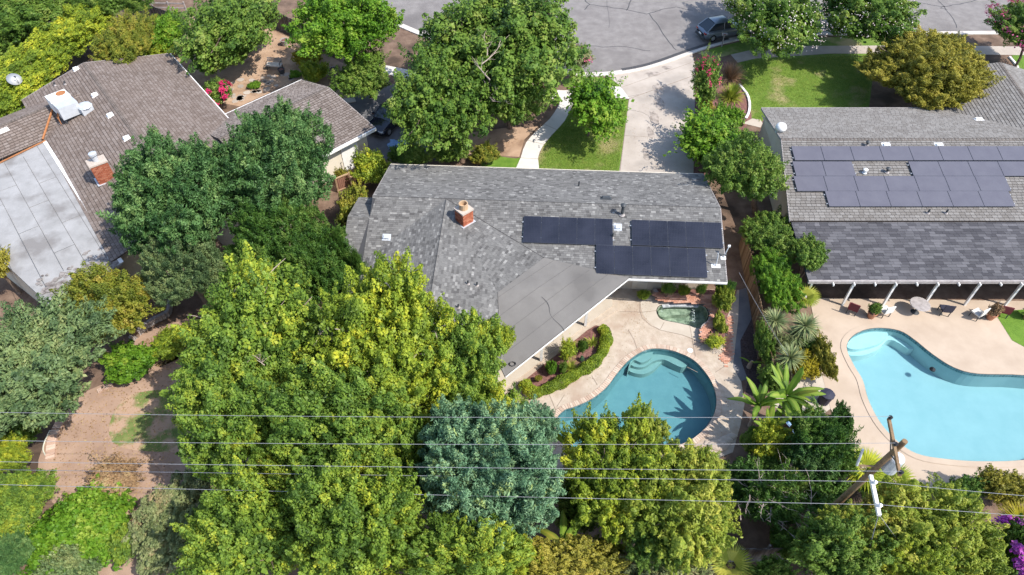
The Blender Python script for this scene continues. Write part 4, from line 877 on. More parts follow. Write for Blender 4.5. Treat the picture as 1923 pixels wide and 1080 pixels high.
# spa planter of brick
def brick_top(parent, poly, z, ang, m, bl=.23, bw=.115):
    xs = [p.x for p in poly]; ys = [p.y for p in poly]; c = Vector(((min(xs) + max(xs)) / 2, (min(ys) + max(ys)) / 2, 0)); mb = MB(); Q = Matrix.Rotation(ang, 3, 'Z'); n = len(poly)
    def inside(q):
        r_ = False
        for i in range(n):
            a, b = poly[i], poly[(i + 1) % n]
            if (a.y > q.y) != (b.y > q.y) and q.x < (b.x - a.x) * (q.y - a.y) / (b.y - a.y) + a.x: r_ = not r_
        return r_
    D = 6
    for i in range(int(-D / bl), int(D / bl)):
        for j in range(int(-D / bw), int(D / bw)):
            q = c + Q @ Vector((i * bl + (bl / 2 if j % 2 else 0), j * bw, 0))
            if inside(q): mb.box((q.x, q.y, z + random.uniform(-.003, .003)), (bl - .012, bw - .012, .05), ang)
    build('paving_bricks', mb, m, parent, kind='stuff')
t = thing('brick_planter', 'raised brick planter with paved rim curving behind the spa', 'planter', G(1300, 565))
rim = [Vector((p.x, p.y, 0)) for p in smooth_closed(GL([(1222, 552), (1232, 552), (1262, 556), (1300, 558), (1330, 560), (1346, 562), (1344, 580), (1340, 596), (1326, 612), (1318, 622), (1320, 644), (1332, 648), (1343, 655), (1358, 664), (1376, 666), (1372, 640), (1369, 596), (1382, 562), (1384, 546), (1224, 544)]), 1)]
wallp = smooth_open(GL([(1224, 550), (1228, 556), (1238, 565), (1258, 569.5), (1290, 570), (1320, 571.5), (1331, 581), (1333, 596), (1326, 609), (1316, 618), (1312, 630), (1316, 645)]), 4)
build('retaining_wall', strip(MB(), wallp, -.22, 0.0, .03, .36), M['grey_wood'], t)
brick_top(t, [Vector((p.x, p.y, 0)) for p in GL([(1226, 556), (1229, 549), (1262, 551), (1300, 552), (1332, 553), (1352, 556), (1350, 572), (1346, 600), (1334, 622), (1328, 640), (1317, 644), (1313, 630), (1317, 618), (1327, 609), (1334, 596), (1332, 580), (1320, 571), (1290, 569), (1258, 568), (1238, 564)], .36)], .36, 0.05, M['pink_brick'])
brick_top(t, [Vector((p.x, p.y, 0)) for p in GL([(1366, 594), (1375, 594), (1375, 640), (1377, 668), (1364, 690), (1347, 668), (1358, 660), (1362, 640)])], .045, -.1, M['pink_brick'])
build('bed_soil', MB().prism([Vector((p.x, p.y, 0)) for p in GL([(1228, 549), (1352, 555), (1352, 572), (1347, 600), (1336, 622), (1330, 642), (1360, 640), (1366, 594), (1380, 560), (1384, 545), (1228, 543)], .3)], .02, .32), M['mulch'], t)
t = thing('gravel_pocket', 'small grey gravel pocket at the tip of the spa planting', 'gravel', G(1345, 660)); mb = MB()
for i in range(150): p = G(1338 + random.random() * 14, 652 + random.random() * 12, .03); s = random.uniform(.02, .05); mb.lathe((p.x, p.y, .03), [(s, 0), (s, s * .4), (s * .3, s * .8)], 5)
build('pebbles', mb, M['stone'], t, kind='stuff')
for i, (x, y, s) in enumerate(((1349, 838, .42), (1362, 827, .30), (1373, 820, .22), (1330, 833, .18))):
    p = G(x, y, .0); mb = MB(); rr = [random.uniform(.8, 1.15) for _ in range(9)]
    mb.v = []; prof = [(1, 0), (1.05, .15), (.8, .32), (.35, .42)]
    vs_ = [(p.x + rr[q] * r_ * s * 1.4 * math.cos(q * 2 * math.pi / 9), p.y + rr[q] * r_ * s * .8 * math.sin(q * 2 * math.pi / 9), .03 + z * s) for r_, z in prof for q in range(9)]
    mb.add(vs_, [(a * 9 + q, a * 9 + (q + 1) % 9, a * 9 + 9 + (q + 1) % 9, a * 9 + 9 + q) for a in range(3) for q in range(9)] + [tuple(range(27, 36))])
    tag(build('boulder', mb, M['rock'], origin=p), ('largest tan boulder beside the deep end of the blue pool', 'second tan boulder up the slope from the blue pool', 'small tan boulder nearest the banana leaves', 'smallest stone at the pool coping')[i], 'boulder')
# curved mulch bed by the patio
patch('patio_bed', [(986, 716), (1000, 700), (1040, 672), (1085, 636), (1118, 612), (1138, 622), (1140, 645), (1128, 668), (1105, 690), (1070, 712), (1030, 732), (1000, 738)], M['mulch'], .06, 2)

# ================================================================ UTILITY POLE AND WIRES
pb, pt = Vector((13.36, 12.82, 0)), Vector((14.02, 12.41, 9.35)); pole = thing('utility_pole', 'leaning brown timber utility pole with two crossarms above the hedge trees', 'utility pole', pb)
pz = lambda z: pb.lerp(pt, z / pt.z)
build('mast', MB().tube([pb, pz(4), pt], [.15, .13, .10], 12), M['pole_wood'], pole)
ua, ub = G(1669, 786, 9.0), G(1690, 893, 9.0); la, lb_ = G(1635, 893, 7.0), G(1651, 968, 7.0)
up_arm = build('crossarm', MB().bar(ua, ub, .10, .12), M['pole_wood'], pole); lo_arm = build('crossarm', MB().bar(la, lb_, .13, .13), M['white'], pole, label='pale lower crossarm')
def insul(p, parent, m='grey_wood'): build('insulator', MB().lathe(p, [(.03, 0), (.07, .04), (.04, .08), (.08, .12), (.04, .17)], 10), M[m], parent)
for q in (.02, .5, .98): insul(ua.lerp(ub, q) + Vector((0, 0, .06)), up_arm, 'black')
for q in (.22, .80): insul(la.lerp(lb_, q) + Vector((.05, 0, .06)), lo_arm, 'white')
tp = pz(7.6) + Vector((.42, -.02, 0)); build('transformer', MB().lathe(tp - Vector((0, 0, .45)), [(.24, 0), (.28, .04), (.28, .85), (.25, .92), (.1, 1.0)], 16), M['steel'], pole, label='grey steel drum transformer')
build('brace', MB().tube([pz(8.3), ua.lerp(ub, .2)], .025, 6), M['dark_metal'], pole); build('brace', MB().tube([pz(8.3), ua.lerp(ub, .8)], .025, 6), M['dark_metal'], pole)
build('cutout', MB().tube([pz(7.2) + Vector((-.7, .1, 0)), pz(7.9) + Vector((-.75, .35, .1))], .05, 8), M['steel'], pole); build('cutout_arm', MB().tube([pz(7.3), pz(7.2) + Vector((-.7, .1, 0))], .04, 6), M['pole_wood'], pole)
def wire(label, pts, rad=.0085):
    P = [Vector(p) for p in pts]; o = build('overhead_wire', MB().tube(P, rad, 5), M['wire'], origin=P[0]); return tag(o, label, 'wire')
def span(a, b, sag, n=24): return [Vector(a).lerp(Vector(b), i / n) - Vector((0, 0, sag * 4 * (i / n) * (1 - i / n))) for i in range(n + 1)]
far = lambda y, z: G(-330, y, z)
A_ = ua.lerp(ub, .02) + Vector((0, 0, .22)); wire('overhead wire farthest up the picture, running from the far end of the top crossarm', span(far(768, 9.2), A_, .28))
A_ = ua.lerp(ub, .5) + Vector((0, 0, .22)); wire('second overhead wire down, running from the pole top', span(far(822, 9.2), A_, .26))
A_ = ua.lerp(ub, .98) + Vector((0, 0, .22)); wire('third overhead wire down, running from the near end of the top crossarm', span(far(862, 9.2), A_, .10))
A_ = la.lerp(lb_, .22) + Vector((.05, 0, .2)); wire('fourth overhead wire down, crossing the pale crossarm beside the pole', span(far(877, 7.2), A_, .04) + span(A_, G(2200, 950, 7.2), .15)[1:], .009)
A_ = la.lerp(lb_, .80) + Vector((.05, 0, .2)); wire('lowest overhead wire in the picture, crossing the outer end of the pale crossarm', span(far(902, 7.2), A_, .04) + span(A_, G(2200, 985, 7.2), .10)[1:], .009)
wire('guy wire dropping from the pale crossarm towards the bottom picture edge', span(lb_ + Vector((0, .05, 0)), G(1612, 1110, 1.5), .05), .016)
wire('guy wire slanting right from the pale crossarm into the yellow green tree', span(lb_ + Vector((0, .05, 0)), G(1735, 1075, 2.0), .05), .012)
wire('service wire running along the plank fence to the grey house corner', span(G(1388, 512, 2.7), G(1480, 668, 2.2), .1), .010)

# ================================================================ CARS
def car(name, label, c, heading, paint, suv=True):
    t = thing(name, label, 'car', c); Q = Matrix.Rotation(heading, 3, 'Z'); L, W = 4.6, 1.86; o = Vector((c.x, c.y, .02))
    T = lambda x, y, z: o + Q @ Vector((x, y, z))
    belt = .98 if suv else .88; roof = 1.62 if suv else 1.45
    st = [(-2.3, .62, .48, .78), (-2.22, .80, .34, .95), (-1.9, .91, .26, belt + .02), (-1.0, .93, .24, belt + .01), (0, .93, .24, belt), (.75, .93, .24, belt - .02), (1.0, .92, .24, belt - .04), (1.7, .90, .26, belt - .12), (2.1, .82, .32, belt - .22), (2.28, .62, .42, belt - .34)]
    mb = MB(); vs_ = []
    for x, w, z0, z1 in st:
        m_ = (z0 + z1) / 2
        for y, z in ((-w * .92, z0), (-w, m_ - .05), (-w * .99, m_ + .15), (-w * .93, z1 - .03), (-w * .80, z1), (0, z1 + .03), (w * .80, z1), (w * .93, z1 - .03), (w * .99, m_ + .15), (w, m_ - .05), (w * .92, z0)): vs_.append(T(x, y, z))
    k = 11; fs = [(i * k + j, i * k + j + 1, (i + 1) * k + j + 1, (i + 1) * k + j) for i in range(len(st) - 1) for j in range(k - 1)]
    fs += [tuple(range(k)), tuple(range(len(st) * k - 1, (len(st) - 1) * k - 1, -1))] + [(i * k, (i + 1) * k, (i + 1) * k + k - 1, i * k + k - 1) for i in range(len(st) - 1)]
    mb.add(vs_, fs); body = build('body', mb, paint, t, smooth=True)
    rear0, rear1, fr1, fr0 = (-2.12, -1.35, .15, 1.0) if suv else (-1.9, -.9, .2, 1.05)
    gl_ = MB(); b = [(rear0, .80), (fr0, .82)]; r_ = [(rear1, .62), (fr1, .64)]
    lo = [T(rear0, -.78, belt - .01), T(fr0, -.80, belt - .05), T(fr0, .80, belt - .05), T(rear0, .78, belt - .01)]; hi = [T(rear1, -.61, roof - .04), T(fr1, -.63, roof - .03), T(fr1, .63, roof - .03), T(rear1, .61, roof - .04)]
    gl_.add(lo + hi, [(0, 1, 5, 4), (1, 2, 6, 5), (2, 3, 7, 6), (3, 0, 4, 7), (4, 5, 6, 7)]); build('window_glass', gl_, M['glass'], t)
    rp = MB(); n_ = 6; vs_ = []
    for i in range(n_ + 1):
        x = rear1 + (fr1 - rear1) * i / n_; bow = .05 * math.sin(math.pi * i / n_)
        vs_ += [T(x, -.66, roof - .05), T(x, -.5, roof + .01 + bow * .6), T(x, 0, roof + .03 + bow), T(x, .5, roof + .01 + bow * .6), T(x, .66, roof - .05)]
    rp.add(vs_, [(i * 5 + j, (i + 1) * 5 + j, (i + 1) * 5 + j + 1, i * 5 + j + 1) for i in range(n_) for j in range(4)]); build('roof', rp, paint, t, smooth=True)
    pl = MB()
    for s in (-1, 1):
        pl.tube([T(rear0, s * .80, belt), T(rear1, s * .64, roof - .03)], .05, 6); pl.tube([T(fr0, s * .82, belt - .04), T(fr1, s * .66, roof - .03)], .045, 6); pl.tube([T(-.35, s * .82, belt), T(-.35, s * .655, roof - .04)], .04, 6)
        pl.tube([T(rear0, s * .81, belt), T(0, s * .83, belt + .01), T(fr0, s * .83, belt - .03)], .022, 5)
    build('pillars', pl, paint, t)
    for s in (-1, 1):
        for x in (-1.42, 1.42):
            Mx = Q @ Matrix.Rotation(math.pi / 2 * s, 3, 'X').to_3x3(); cc = T(x, s * .80, .34)
            tyre = build('wheel', MB().lathe(cc, [(.22, -.11), (.34, -.10), (.35, 0), (.34, .12), (.22, .13)], 20, M=Q @ Matrix.Rotation(-s * math.pi / 2, 3, 'X')), M['rubber'], t, smooth=False)
            build('rim', MB().lathe(T(x, s * .92, .34), [(.215, 0), (.20, .015), (.08, .02), (.05, .035)], 10, M=Q @ Matrix.Rotation(-s * math.pi / 2, 3, 'X')), M['rim'], tyre)
        build('headlight', MB().box(T(2.06, s * .66, belt - .32), (.30, .34, .12), heading), M['clear_lamp'], t); build('tail_light', MB().box(T(-2.22, s * .66, .82), (.14, .30, .14), heading), M['red_lamp'], t)
        build('mirror', MB().box(T(.78, s * 1.0, belt + .05), (.16, .2, .13), heading), paint, t)
    build('number_plate', MB().box(T(-2.32, 0, .62), (.02, .42, .14), heading), M['white'], t); build('bumper', MB().box(T(-2.24, 0, .38), (.18, 1.5, .18), heading), M['dark_metal'], t); build('grille', MB().box(T(2.25, 0, .5), (.08, 1.0, .16), heading), M['black'], t)
    return t
car('parked_car', 'silver grey hatchback parked at the kerb under the white flowering street tree', G(1353, 66), R(20), M['silver_car'])
car('parked_car', 'dark navy car parked on the shaded asphalt beside the garage', G(735, 232), math.atan2(-.88, -.50), M['navy_car'])

# ================================================================ GARDEN THINGS
t = thing('garden_bench', 'pale cushioned garden bench in the dry front garden', 'bench', G(517, 130)); c = G(517, 130); rz = R(-8)
Q = Matrix.Rotation(rz, 3, 'Z'); T = lambda x, y, z: c + Q @ Vector((x, y, z))
build('seat', MB().box(T(0, 0, .45), (1.3, .55, .12), rz), M['cushion'], t)
for x in (-.6, .6):
    for y in (-.22, .24): build('leg', MB().box(T(x, y, .2), (.07, .07, .4), rz), M['dark_metal'], t)
    build('arm', MB().tube([T(x, -.25, .42), T(x, -.2, .68), T(x, .25, .70)], .03, 6), M['dark_metal'], t)
for z in (.62, .76, .9): build('backrest_slat', MB().box(T(0, .28, z), (1.3, .03, .09), rz), M['grey_wood'], t)
def pot(label, p, r_, h, m): 
    t = thing('plant_pot', label, 'pot', p); build('pot', MB().lathe(p, [(r_ * .7, 0), (r_, h), (r_ * 1.1, h), (r_ * 1.1, h + .05), (r_ * .9, h + .05), (r_ * .85, h - .05)], 14), M[m], t); build('soil', MB().lathe(p + Vector((0, 0, h - .06)), [(r_ * .85, 0), (r_ * .8, .03), (.02, .04)], 12), M['mulch'], t); return t
pot('dark pot holding dry grass beside the garden bench', G(530, 138), .28, .4, 'dark_metal'); pot('grey stone tub under the spreading garden tree', G(391, 138), .35, .45, 'grey_wood'); pot('round grey tub beside the yellow bushes above the garage', G(627, 140), .36, .5, 'grey_wood')
pot('pale planter in the shade behind the garden bench', G(536, 85), .35, .5, 'grey_wood')
rs = np.random.default_rng(5); drygarden = bpy.data.objects['dry_garden']
for i in range(70):
    x, y = rs.uniform(430, 570), rs.uniform(140, 196)
    if y < 205 - (x - 430) * .42 - 6 and y > 148 - (x - 430) * .12 + 0:
        p = G(x, y); n_ = rs.integers(6, 9); ph = rs.uniform(0, 6); r_ = rs.uniform(.16, .34)
        poly = [(p.x + r_ * rs.uniform(.8, 1.2) * math.cos(ph + q * 2 * math.pi / n_), p.y + r_ * rs.uniform(.8, 1.2) * math.sin(ph + q * 2 * math.pi / n_)) for q in range(n_)]
        build('flagstone', MB().prism(poly, 0.005, .035), M['stone'], drygarden)
t = thing('storage_chest', 'small brown timber chest on the dirt between low green shrubs', 'chest', G(254, 990)); c = G(254, 990)
for i in range(5): build('plank', MB().box((c.x, c.y - .28 + i * .14, .42), (.66, .128, .03)), M['brown_plank'], t)
build('front', MB().box((c.x, c.y - .36, .21), (.64, .03, .40)), M['brown_plank'], t); build('back', MB().box((c.x, c.y + .36, .21), (.64, .03, .40)), M['brown_plank'], t)
for s in (-1, 1): build('side', MB().box((c.x + s * .32, c.y, .21), (.03, .69, .40)), M['brown_plank'], t)
build('ledge', MB().box((c.x, c.y + .42, .46), (.72, .06, .05)), M['raw_wood'], t)
def dish(label, p, aim, r_=.45, m='white'):
    t = thing('satellite_dish', label, 'satellite dish', p); build('mast', MB().tube([Vector((p.x, p.y, p.z)), Vector((p.x, p.y, p.z + .9))], .04, 8), M['steel'], t)
    z = Vector(aim).normalized(); x = Vector((0, 0, 1)).cross(z).normalized(); y = z.cross(x); Q = Matrix((x, y, z)).transposed(); c = Vector((p.x, p.y, p.z + 1.0))
    build('reflector', MB().lathe(c, [(.02, 0), (r_ * .4, .015), (r_ * .75, .05), (r_, .09), (r_ * 1.02, .095)], 20, M=Q), M[m], t, smooth=True)
    build('feed_arm', MB().tube([c - y * r_ * .9 + z * .15, c + z * .55 - y * .1], .02, 5), M['dark_metal'], t); build('feed_horn', MB().box(c + z * .55 - y * .1, (.12, .08, .08)), M['dark_metal'], t); return t
dish('white satellite dish rising from the bushes beside the brown house', G(40, 172, 2.4), (.5, -.3, .8), .5)
dish('partly hidden white satellite dish at the far left picture edge', G(4, 174, 2.4), (.5, -.3, .8), .45)
p = G(96, 96, 2.0); tag(build('teal_lantern', MB().lathe(p, [(.1, 0), (.3, .1), (.32, .5), (.2, .6), (.05, .8)], 8), M['blue_tarp'], origin=p), 'teal garden lantern among the bushes above the satellite dish', 'lantern')
p = G(640, 190); t = thing('stepping_slab', 'pale concrete slab at the corner of the dark driveway', 'slab', p); build('slab', MB().box((p.x + .6, p.y, .04), (1.2, .7, .07), .3), M['concrete'], t)
t = thing('blue_tarp', 'crumpled pale blue tarpaulin on the asphalt in front of the navy car', 'tarpaulin', G(748, 274)); c = G(748, 274); mb = MB(); N = 9
mb.add([(c.x - .75 + 1.5 * i / N + .1 * math.sin(j), c.y - .6 + 1.2 * j / N + .1 * math.sin(i * 1.3), .06 + .10 * abs(math.sin(i * 1.7 + j * .9) * math.cos(j * 1.4))) for i in range(N + 1) for j in range(N + 1)], [(i * (N + 1) + j, (i + 1) * (N + 1) + j, (i + 1) * (N + 1) + j + 1, i * (N + 1) + j + 1) for i in range(N) for j in range(N)]); build('sheet', mb, M['blue_tarp'], t)
t = thing('pool_cover_roll', 'pale blue plastic sheeting half hidden under the banana leaves', 'sheeting', G(1488, 800)); c = G(1488, 800); mb = MB()
mb.add([(c.x - .35 + .7 * i / N + .1 * math.sin(j), c.y - .8 + 1.6 * j / N, .3 + .12 * abs(math.sin(i * 1.7 + j * .9))) for i in range(N + 1) for j in range(N + 1)], [(i * (N + 1) + j, (i + 1) * (N + 1) + j, (i + 1) * (N + 1) + j + 1, i * (N + 1) + j + 1) for i in range(N) for j in range(N)]); build('sheet', mb, M['blue_tarp'], t)
c = G(1545, 755); t = thing('dark_bin', 'black round bin on the paving behind the banana plants', 'bin', c); build('bin', MB().lathe(c, [(.28, 0), (.34, .7), (.38, .72), (.36, .8), (.1, .86)], 14), M['purple_bin'], t); build('handle', MB().box(c + Vector((.36, 0, .72)), (.08, .2, .04)), M['purple_bin'], t)
c = G(1355, 88); t = thing('mailbox', 'grey kerbside mailbox on a thin post behind the silver car', 'mailbox', c); build('post', MB().box((c.x, c.y, .55), (.08, .08, 1.1)), M['grey_wood'], t); build('box', MB().lathe((c.x - .2, c.y, 1.2), [(.13, 0), (.13, .45)], 12, M=Matrix.Rotation(math.pi / 2, 3, 'Y')), M['grey_wood'], t); build('flag', MB().box((c.x, c.y - .14, 1.25), (.12, .01, .06)), M['red_lamp'], t)
# patio furniture under the neighbour's dark cover
def patio_chair(label, x, y, rz, m):
    t = thing('patio_chair', label, 'chair', (x, y, .03), 'chairs under the dark patio cover'); Q = Matrix.Rotation(rz, 3, 'Z'); T = lambda a, b, z: Vector((x, y, .03)) + Q @ Vector((a, b, z))
    build('seat', MB().box(T(0, 0, .42), (.55, .55, .08), rz), M[m], t); build('backrest', MB().box(T(0, .28, .72), (.55, .06, .5), rz), M[m], t)
    for a in (-.24, .24):
        for b in (-.24, .24): build('leg', MB().box(T(a, b, .2), (.04, .04, .4), rz), M['dark_metal'], t)
for x, y, rz, m, lb in ((20.2, 26.4, 2.6, 'dark_red', 'leftmost patio chair below the dark cover'), (22.0, 26.2, 3.4, 'cushion', 'pale patio chair second from the left below the dark cover'), (25.6, 26.3, 3.0, 'purple_bin', 'black patio chair near the middle posts of the dark cover'), (27.4, 26.0, 3.6, 'cushion', 'pale patio chair right of the middle posts'), (29.0, 26.2, 2.8, 'dark_red', 'dark red patio chair towards the right end of the dark cover'), (31.2, 26.3, 3.3, 'grey_wood', 'grey patio chair nearest the side lawn')): patio_chair(lb, x, y, rz, m)
c = Vector((24, 26.4, .03)); t = thing('patio_table', 'round pale patio table between the chairs below the dark cover', 'table', c); build('top', MB().lathe(c + Vector((0, 0, .70)), [(.55, 0), (.58, .02), (.55, .05)], 20), M['grey_wood'], t); build('leg', MB().lathe(c, [(.25, 0), (.06, .06), (.05, .7)], 12), M['dark_metal'], t)
for x, y, lb in ((21.2, 26.0, 'terracotta pot second post from the left below the dark cover'), (28.2, 25.9, 'terracotta pot with orange plant below the dark cover'), (30.4, 25.9, 'terracotta pot at the right posts of the dark cover')): pot(lb, Vector((x, y, .03)), .26, .4, 'terracotta')

# ================================================================ PLANTS
def nrmz(a): return a / np.maximum(np.linalg.norm(a, axis=1, keepdims=True), 1e-6)
def leaf_mesh(name, pos, nrm, axis, L, W, tint, m, fold=.25):
    N = len(pos); nrm = nrmz(nrm); axis = nrmz(axis - nrm * np.sum(axis * nrm, 1, keepdims=True)); side = np.cross(nrm, axis)
    L = L[:, None]; W = W[:, None]
    v = np.empty((N, 4, 3), np.float32); v[:, 0] = pos - axis * L * .5; v[:, 2] = pos + axis * L * .5 - nrm * L * .08
    v[:, 1] = pos + side * W * .5 + nrm * W * fold; v[:, 3] = pos - side * W * .5 + nrm * W * fold
    me = bpy.data.meshes.new(name); me.vertices.add(N * 4); me.vertices.foreach_set('co', v.ravel())
    me.loops.add(N * 4); me.loops.foreach_set('vertex_index', np.arange(N * 4, dtype=np.int32)); me.polygons.add(N); me.polygons.foreach_set('loop_start', np.arange(0, N * 4, 4, dtype=np.int32))
    me.update(calc_edges=True)
    a = me.attributes.new('tint', 'FLOAT', 'POINT'); a.data.foreach_set('value', np.repeat(np.clip(tint, 0, 1), 4).astype(np.float32))
    if m is not None: me.materials.append(m)
    return me
def rdir(n, r): return nrmz(r.normal(size=(n, 3)))
def crown_clumps(r, rad, rc, zmin=-.35, jag=.2, fill=1.0, nlobe=8):
    """clump centres over the skin of a lobed crown: several overlapping boughs with hollows between them"""
    rad = np.array(rad, float); cen = [np.zeros(3)]; sz = [.42]
    for i in range(nlobe):
        a = 2.4 * i + r.uniform(-.5, .5); e = r.uniform(-.25, .95); q = math.sqrt(1 - e * e); u_ = r.uniform(.42, .80)
        cen.append(np.array([q * math.cos(a), q * math.sin(a), e]) * u_); sz.append(r.uniform(.20, .34))
    cen = np.array(cen); sz = np.array(sz); C = []; D = []; Q = []
    for lay, lf, lr in ((1.0, .66, 1.0), (.66, .40, 1.2)):
        for k in range(len(cen)):
            area = 4 * math.pi * (sz[k] * rad.mean()) ** 2; K = max(8, int(lf * fill * area / (rc * rc * 1.7))); i = np.arange(K); z = 1 - 2 * (i + .5) / K; q = np.sqrt(1 - z * z); g = math.pi * (3 - 5 ** .5)
            d = nrmz(np.stack([q * np.cos(g * i), q * np.sin(g * i), z], 1) + r.normal(scale=.2, size=(K, 3))); f = sz[k] * lay * (1 + r.uniform(-jag, jag, K)); p = cen[k] * lay + d * f[:, None]
            ok = p[:, 2] > zmin
            for j in range(len(cen)):
                if j != k: ok &= np.linalg.norm(p - cen[j] * lay, axis=1) > sz[j] * lay * .78
            C.append(p[ok]); D.append(nrmz(d[ok] * .8 + nrmz(p[ok]) * .4)); Q.append(np.full(ok.sum(), lr))
    C = np.vstack(C); D = np.vstack(D); Q = np.concatenate(Q)
    return C * rad, D, rc * Q * np.exp(r.normal(0, .28, len(C)))
def crown(name, seed, rad, rc, L, W, cov, style='broad', jag=.2, zmin=-.35, fill=1.0, inner=.15, flat=.8, nlobe=8, shoot=0.0):
    r = np.random.default_rng(seed); C, D, RC = crown_clumps(r, rad, rc, zmin, jag, fill, nlobe)
    nl = np.maximum(6, (cov * 7.0 * RC ** 2 / (L * W * .5)).astype(int)); idx = np.repeat(np.arange(len(C)), nl); N = len(idx)
    dirs = rdir(N, r); out = D[idx]; dirs = nrmz(dirs + out * .55 + np.array([0, 0, .35])); rr = (r.uniform(.25, 1, N) ** .5)
    if style == 'tuft': rr = r.uniform(.35, 1.08, N)
    pos = C[idx] + dirs * (RC[idx] * rr)[:, None] * np.array([1, 1, flat])
    if shoot:                                   # leafy shoots that rise and taper instead of round clumps
        ax = nrmz(D * .60 + np.array([0, 0, .62]) + r.normal(scale=.30, size=D.shape))[idx]; tt = r.beta(1.1, 1.5, N); sl = (RC * shoot * np.exp(r.normal(0, .3, len(C)))[idx] if False else RC[idx] * shoot * np.exp(r.normal(0, .3, len(C)))[idx])
        pd_ = rdir(N, r); pd_ = nrmz(pd_ - ax * np.sum(pd_ * ax, 1, keepdims=True)); wid = RC[idx] * .80 * (1 - tt) ** .75 + .03
        pos = C[idx] + ax * ((tt - .30) * sl)[:, None] + pd_ * (wid * r.uniform(.35, 1.05, N))[:, None]; dirs = nrmz(pd_ * .75 + ax * (.25 + .6 * tt)[:, None])
    if style == 'tuft': axis = nrmz(dirs + r.normal(scale=.3, size=(N, 3))); nrm = rdir(N, r) * .8 + dirs * .7
    elif style == 'droop': axis = nrmz(dirs * .6 + np.array([0, 0, -.7]) + r.normal(scale=.3, size=(N, 3))); nrm = nrmz(dirs + r.normal(scale=.45, size=(N, 3)))
    elif style == 'spray': axis = nrmz(out * .9 + np.array([0, 0, .5]) + r.normal(scale=.35, size=(N, 3))); nrm = nrmz(dirs * .75 + np.array([0, 0, .3]) + r.normal(scale=.45, size=(N, 3)))
    else: axis = rdir(N, r); nrm = nrmz(dirs * .75 + np.array([0, 0, .30]) + r.normal(scale=.45, size=(N, 3)))
    ct = r.normal(.45, .17, len(C)); tint = ct[idx] + r.normal(0, .12, N)
    n2 = int(N * inner)
    if n2:
        d2 = rdir(n2, r); d2[:, 2] = np.abs(d2[:, 2]) - .25; p2 = d2 * np.array(rad) * r.uniform(.35, .8, n2)[:, None]
        pos = np.vstack([pos, p2]); nrm = np.vstack([nrm, d2 * .5 + np.array([0, 0, .6]) + r.normal(scale=.4, size=(n2, 3))]); axis = np.vstack([axis, rdir(n2, r)]); tint = np.concatenate([tint, r.normal(.42, .18, n2)])
    N = len(pos); s = np.clip(np.exp(r.normal(-.03, .32, N)), .45, 1.9)
    k = 1.0 if style != 'tuft' else 1.0
    Lv = L * s; Wv = W * s * r.uniform(.8, 1.2, N)
    if n2: Lv[-n2:] *= 1.7; Wv[-n2:] *= 1.8
    return leaf_mesh(name, pos, nrm, axis, Lv, Wv, tint, LM['mid']), C
LM = {}
def noise_tint(m, scale=.45, amp=.5):          # broad patches of younger and older leaves
    t = m.node_tree; a = [n for n in t.nodes if n.type == 'ATTRIBUTE'][0]; r = [n for n in t.nodes if n.type == 'VALTORGB'][0]
    g = node(t, 'ShaderNodeNewGeometry'); last = a.outputs['Fac']
    for sc, am in ((scale, amp), (scale * 3.3, amp * .8)):
        n = node(t, 'ShaderNodeTexNoise'); n.inputs['Scale'].default_value = sc; n.inputs['Detail'].default_value = 2; t.links.new(g.outputs['Position'], n.inputs['Vector'])
        mr = node(t, 'ShaderNodeMapRange'); mr.inputs[1].default_value = .3; mr.inputs[2].default_value = .7; mr.inputs[3].default_value = -am / 2; mr.inputs[4].default_value = am / 2
        t.links.new(n.outputs['Fac'], mr.inputs[0]); ad = node(t, 'ShaderNodeMath', operation='ADD'); t.links.new(last, ad.inputs[0]); t.links.new(mr.outputs[0], ad.inputs[1]); last = ad.outputs[0]
    t.links.new(last, r.inputs[0]); return m
def lm(key, *cols, amp=.5, scale=.45, **kw):
    k = len(cols); LM[key] = noise_tint(leaf_mat('leaf_' + key, [(i / (k - 1), c) for i, c in enumerate(cols)], **kw), scale, amp)
lm('camphor', (0.09, 0.165, 0.028), (0.182, 0.295, 0.042), (0.3, 0.408, 0.052), (0.56, 0.57, 0.055), trans=0.42)
lm('camphor_deep', (0.08, 0.155, 0.028), (0.162, 0.275, 0.042), (0.27, 0.38, 0.052), (0.47, 0.51, 0.06), trans=0.42)
lm('bluegreen', (0.034, 0.088, 0.026), (0.074, 0.165, 0.046), (0.132, 0.248, 0.075), (0.24, 0.35, 0.11), trans=0.28)
lm('teal', (0.08, 0.17, 0.088), (0.158, 0.295, 0.155), (0.265, 0.425, 0.235), (0.43, 0.51, 0.15), trans=0.28)
lm('greygreen', (0.065, 0.115, 0.045), (0.13, 0.2, 0.076), (0.2, 0.27, 0.1), (0.3, 0.34, 0.13), trans=0.25)
lm('mid', (0.055, 0.12, 0.018), (0.115, 0.205, 0.03), (0.185, 0.285, 0.045), (0.3, 0.36, 0.08), trans=0.34)
lm('fresh', (.055, .14, .011), (.11, .24, .017), (.18, .33, .027), (.30, .40, .05), trans=.34)
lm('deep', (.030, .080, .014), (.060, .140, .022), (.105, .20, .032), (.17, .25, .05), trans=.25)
lm('olive', (0.15, 0.155, 0.024), (0.27, 0.255, 0.036), (0.39, 0.345, 0.05), (0.5, 0.41, 0.08), trans=0.3)
lm('lime', (0.125, 0.195, 0.024), (0.24, 0.33, 0.034), (0.39, 0.455, 0.042), (0.64, 0.62, 0.055), trans=0.4)
lm('yellow', (.13, .125, .008), (.26, .235, .012), (.40, .33, .02), (.50, .38, .04), trans=.3)
lm('amber', (0.1, 0.14, 0.018), (0.19, 0.225, 0.028), (0.3, 0.295, 0.038), (0.42, 0.34, 0.06), trans=0.32)
lm('yellowgreen', (0.125, 0.19, 0.022), (0.255, 0.33, 0.04), (0.4, 0.44, 0.065), (0.58, 0.55, 0.1), trans=0.4)
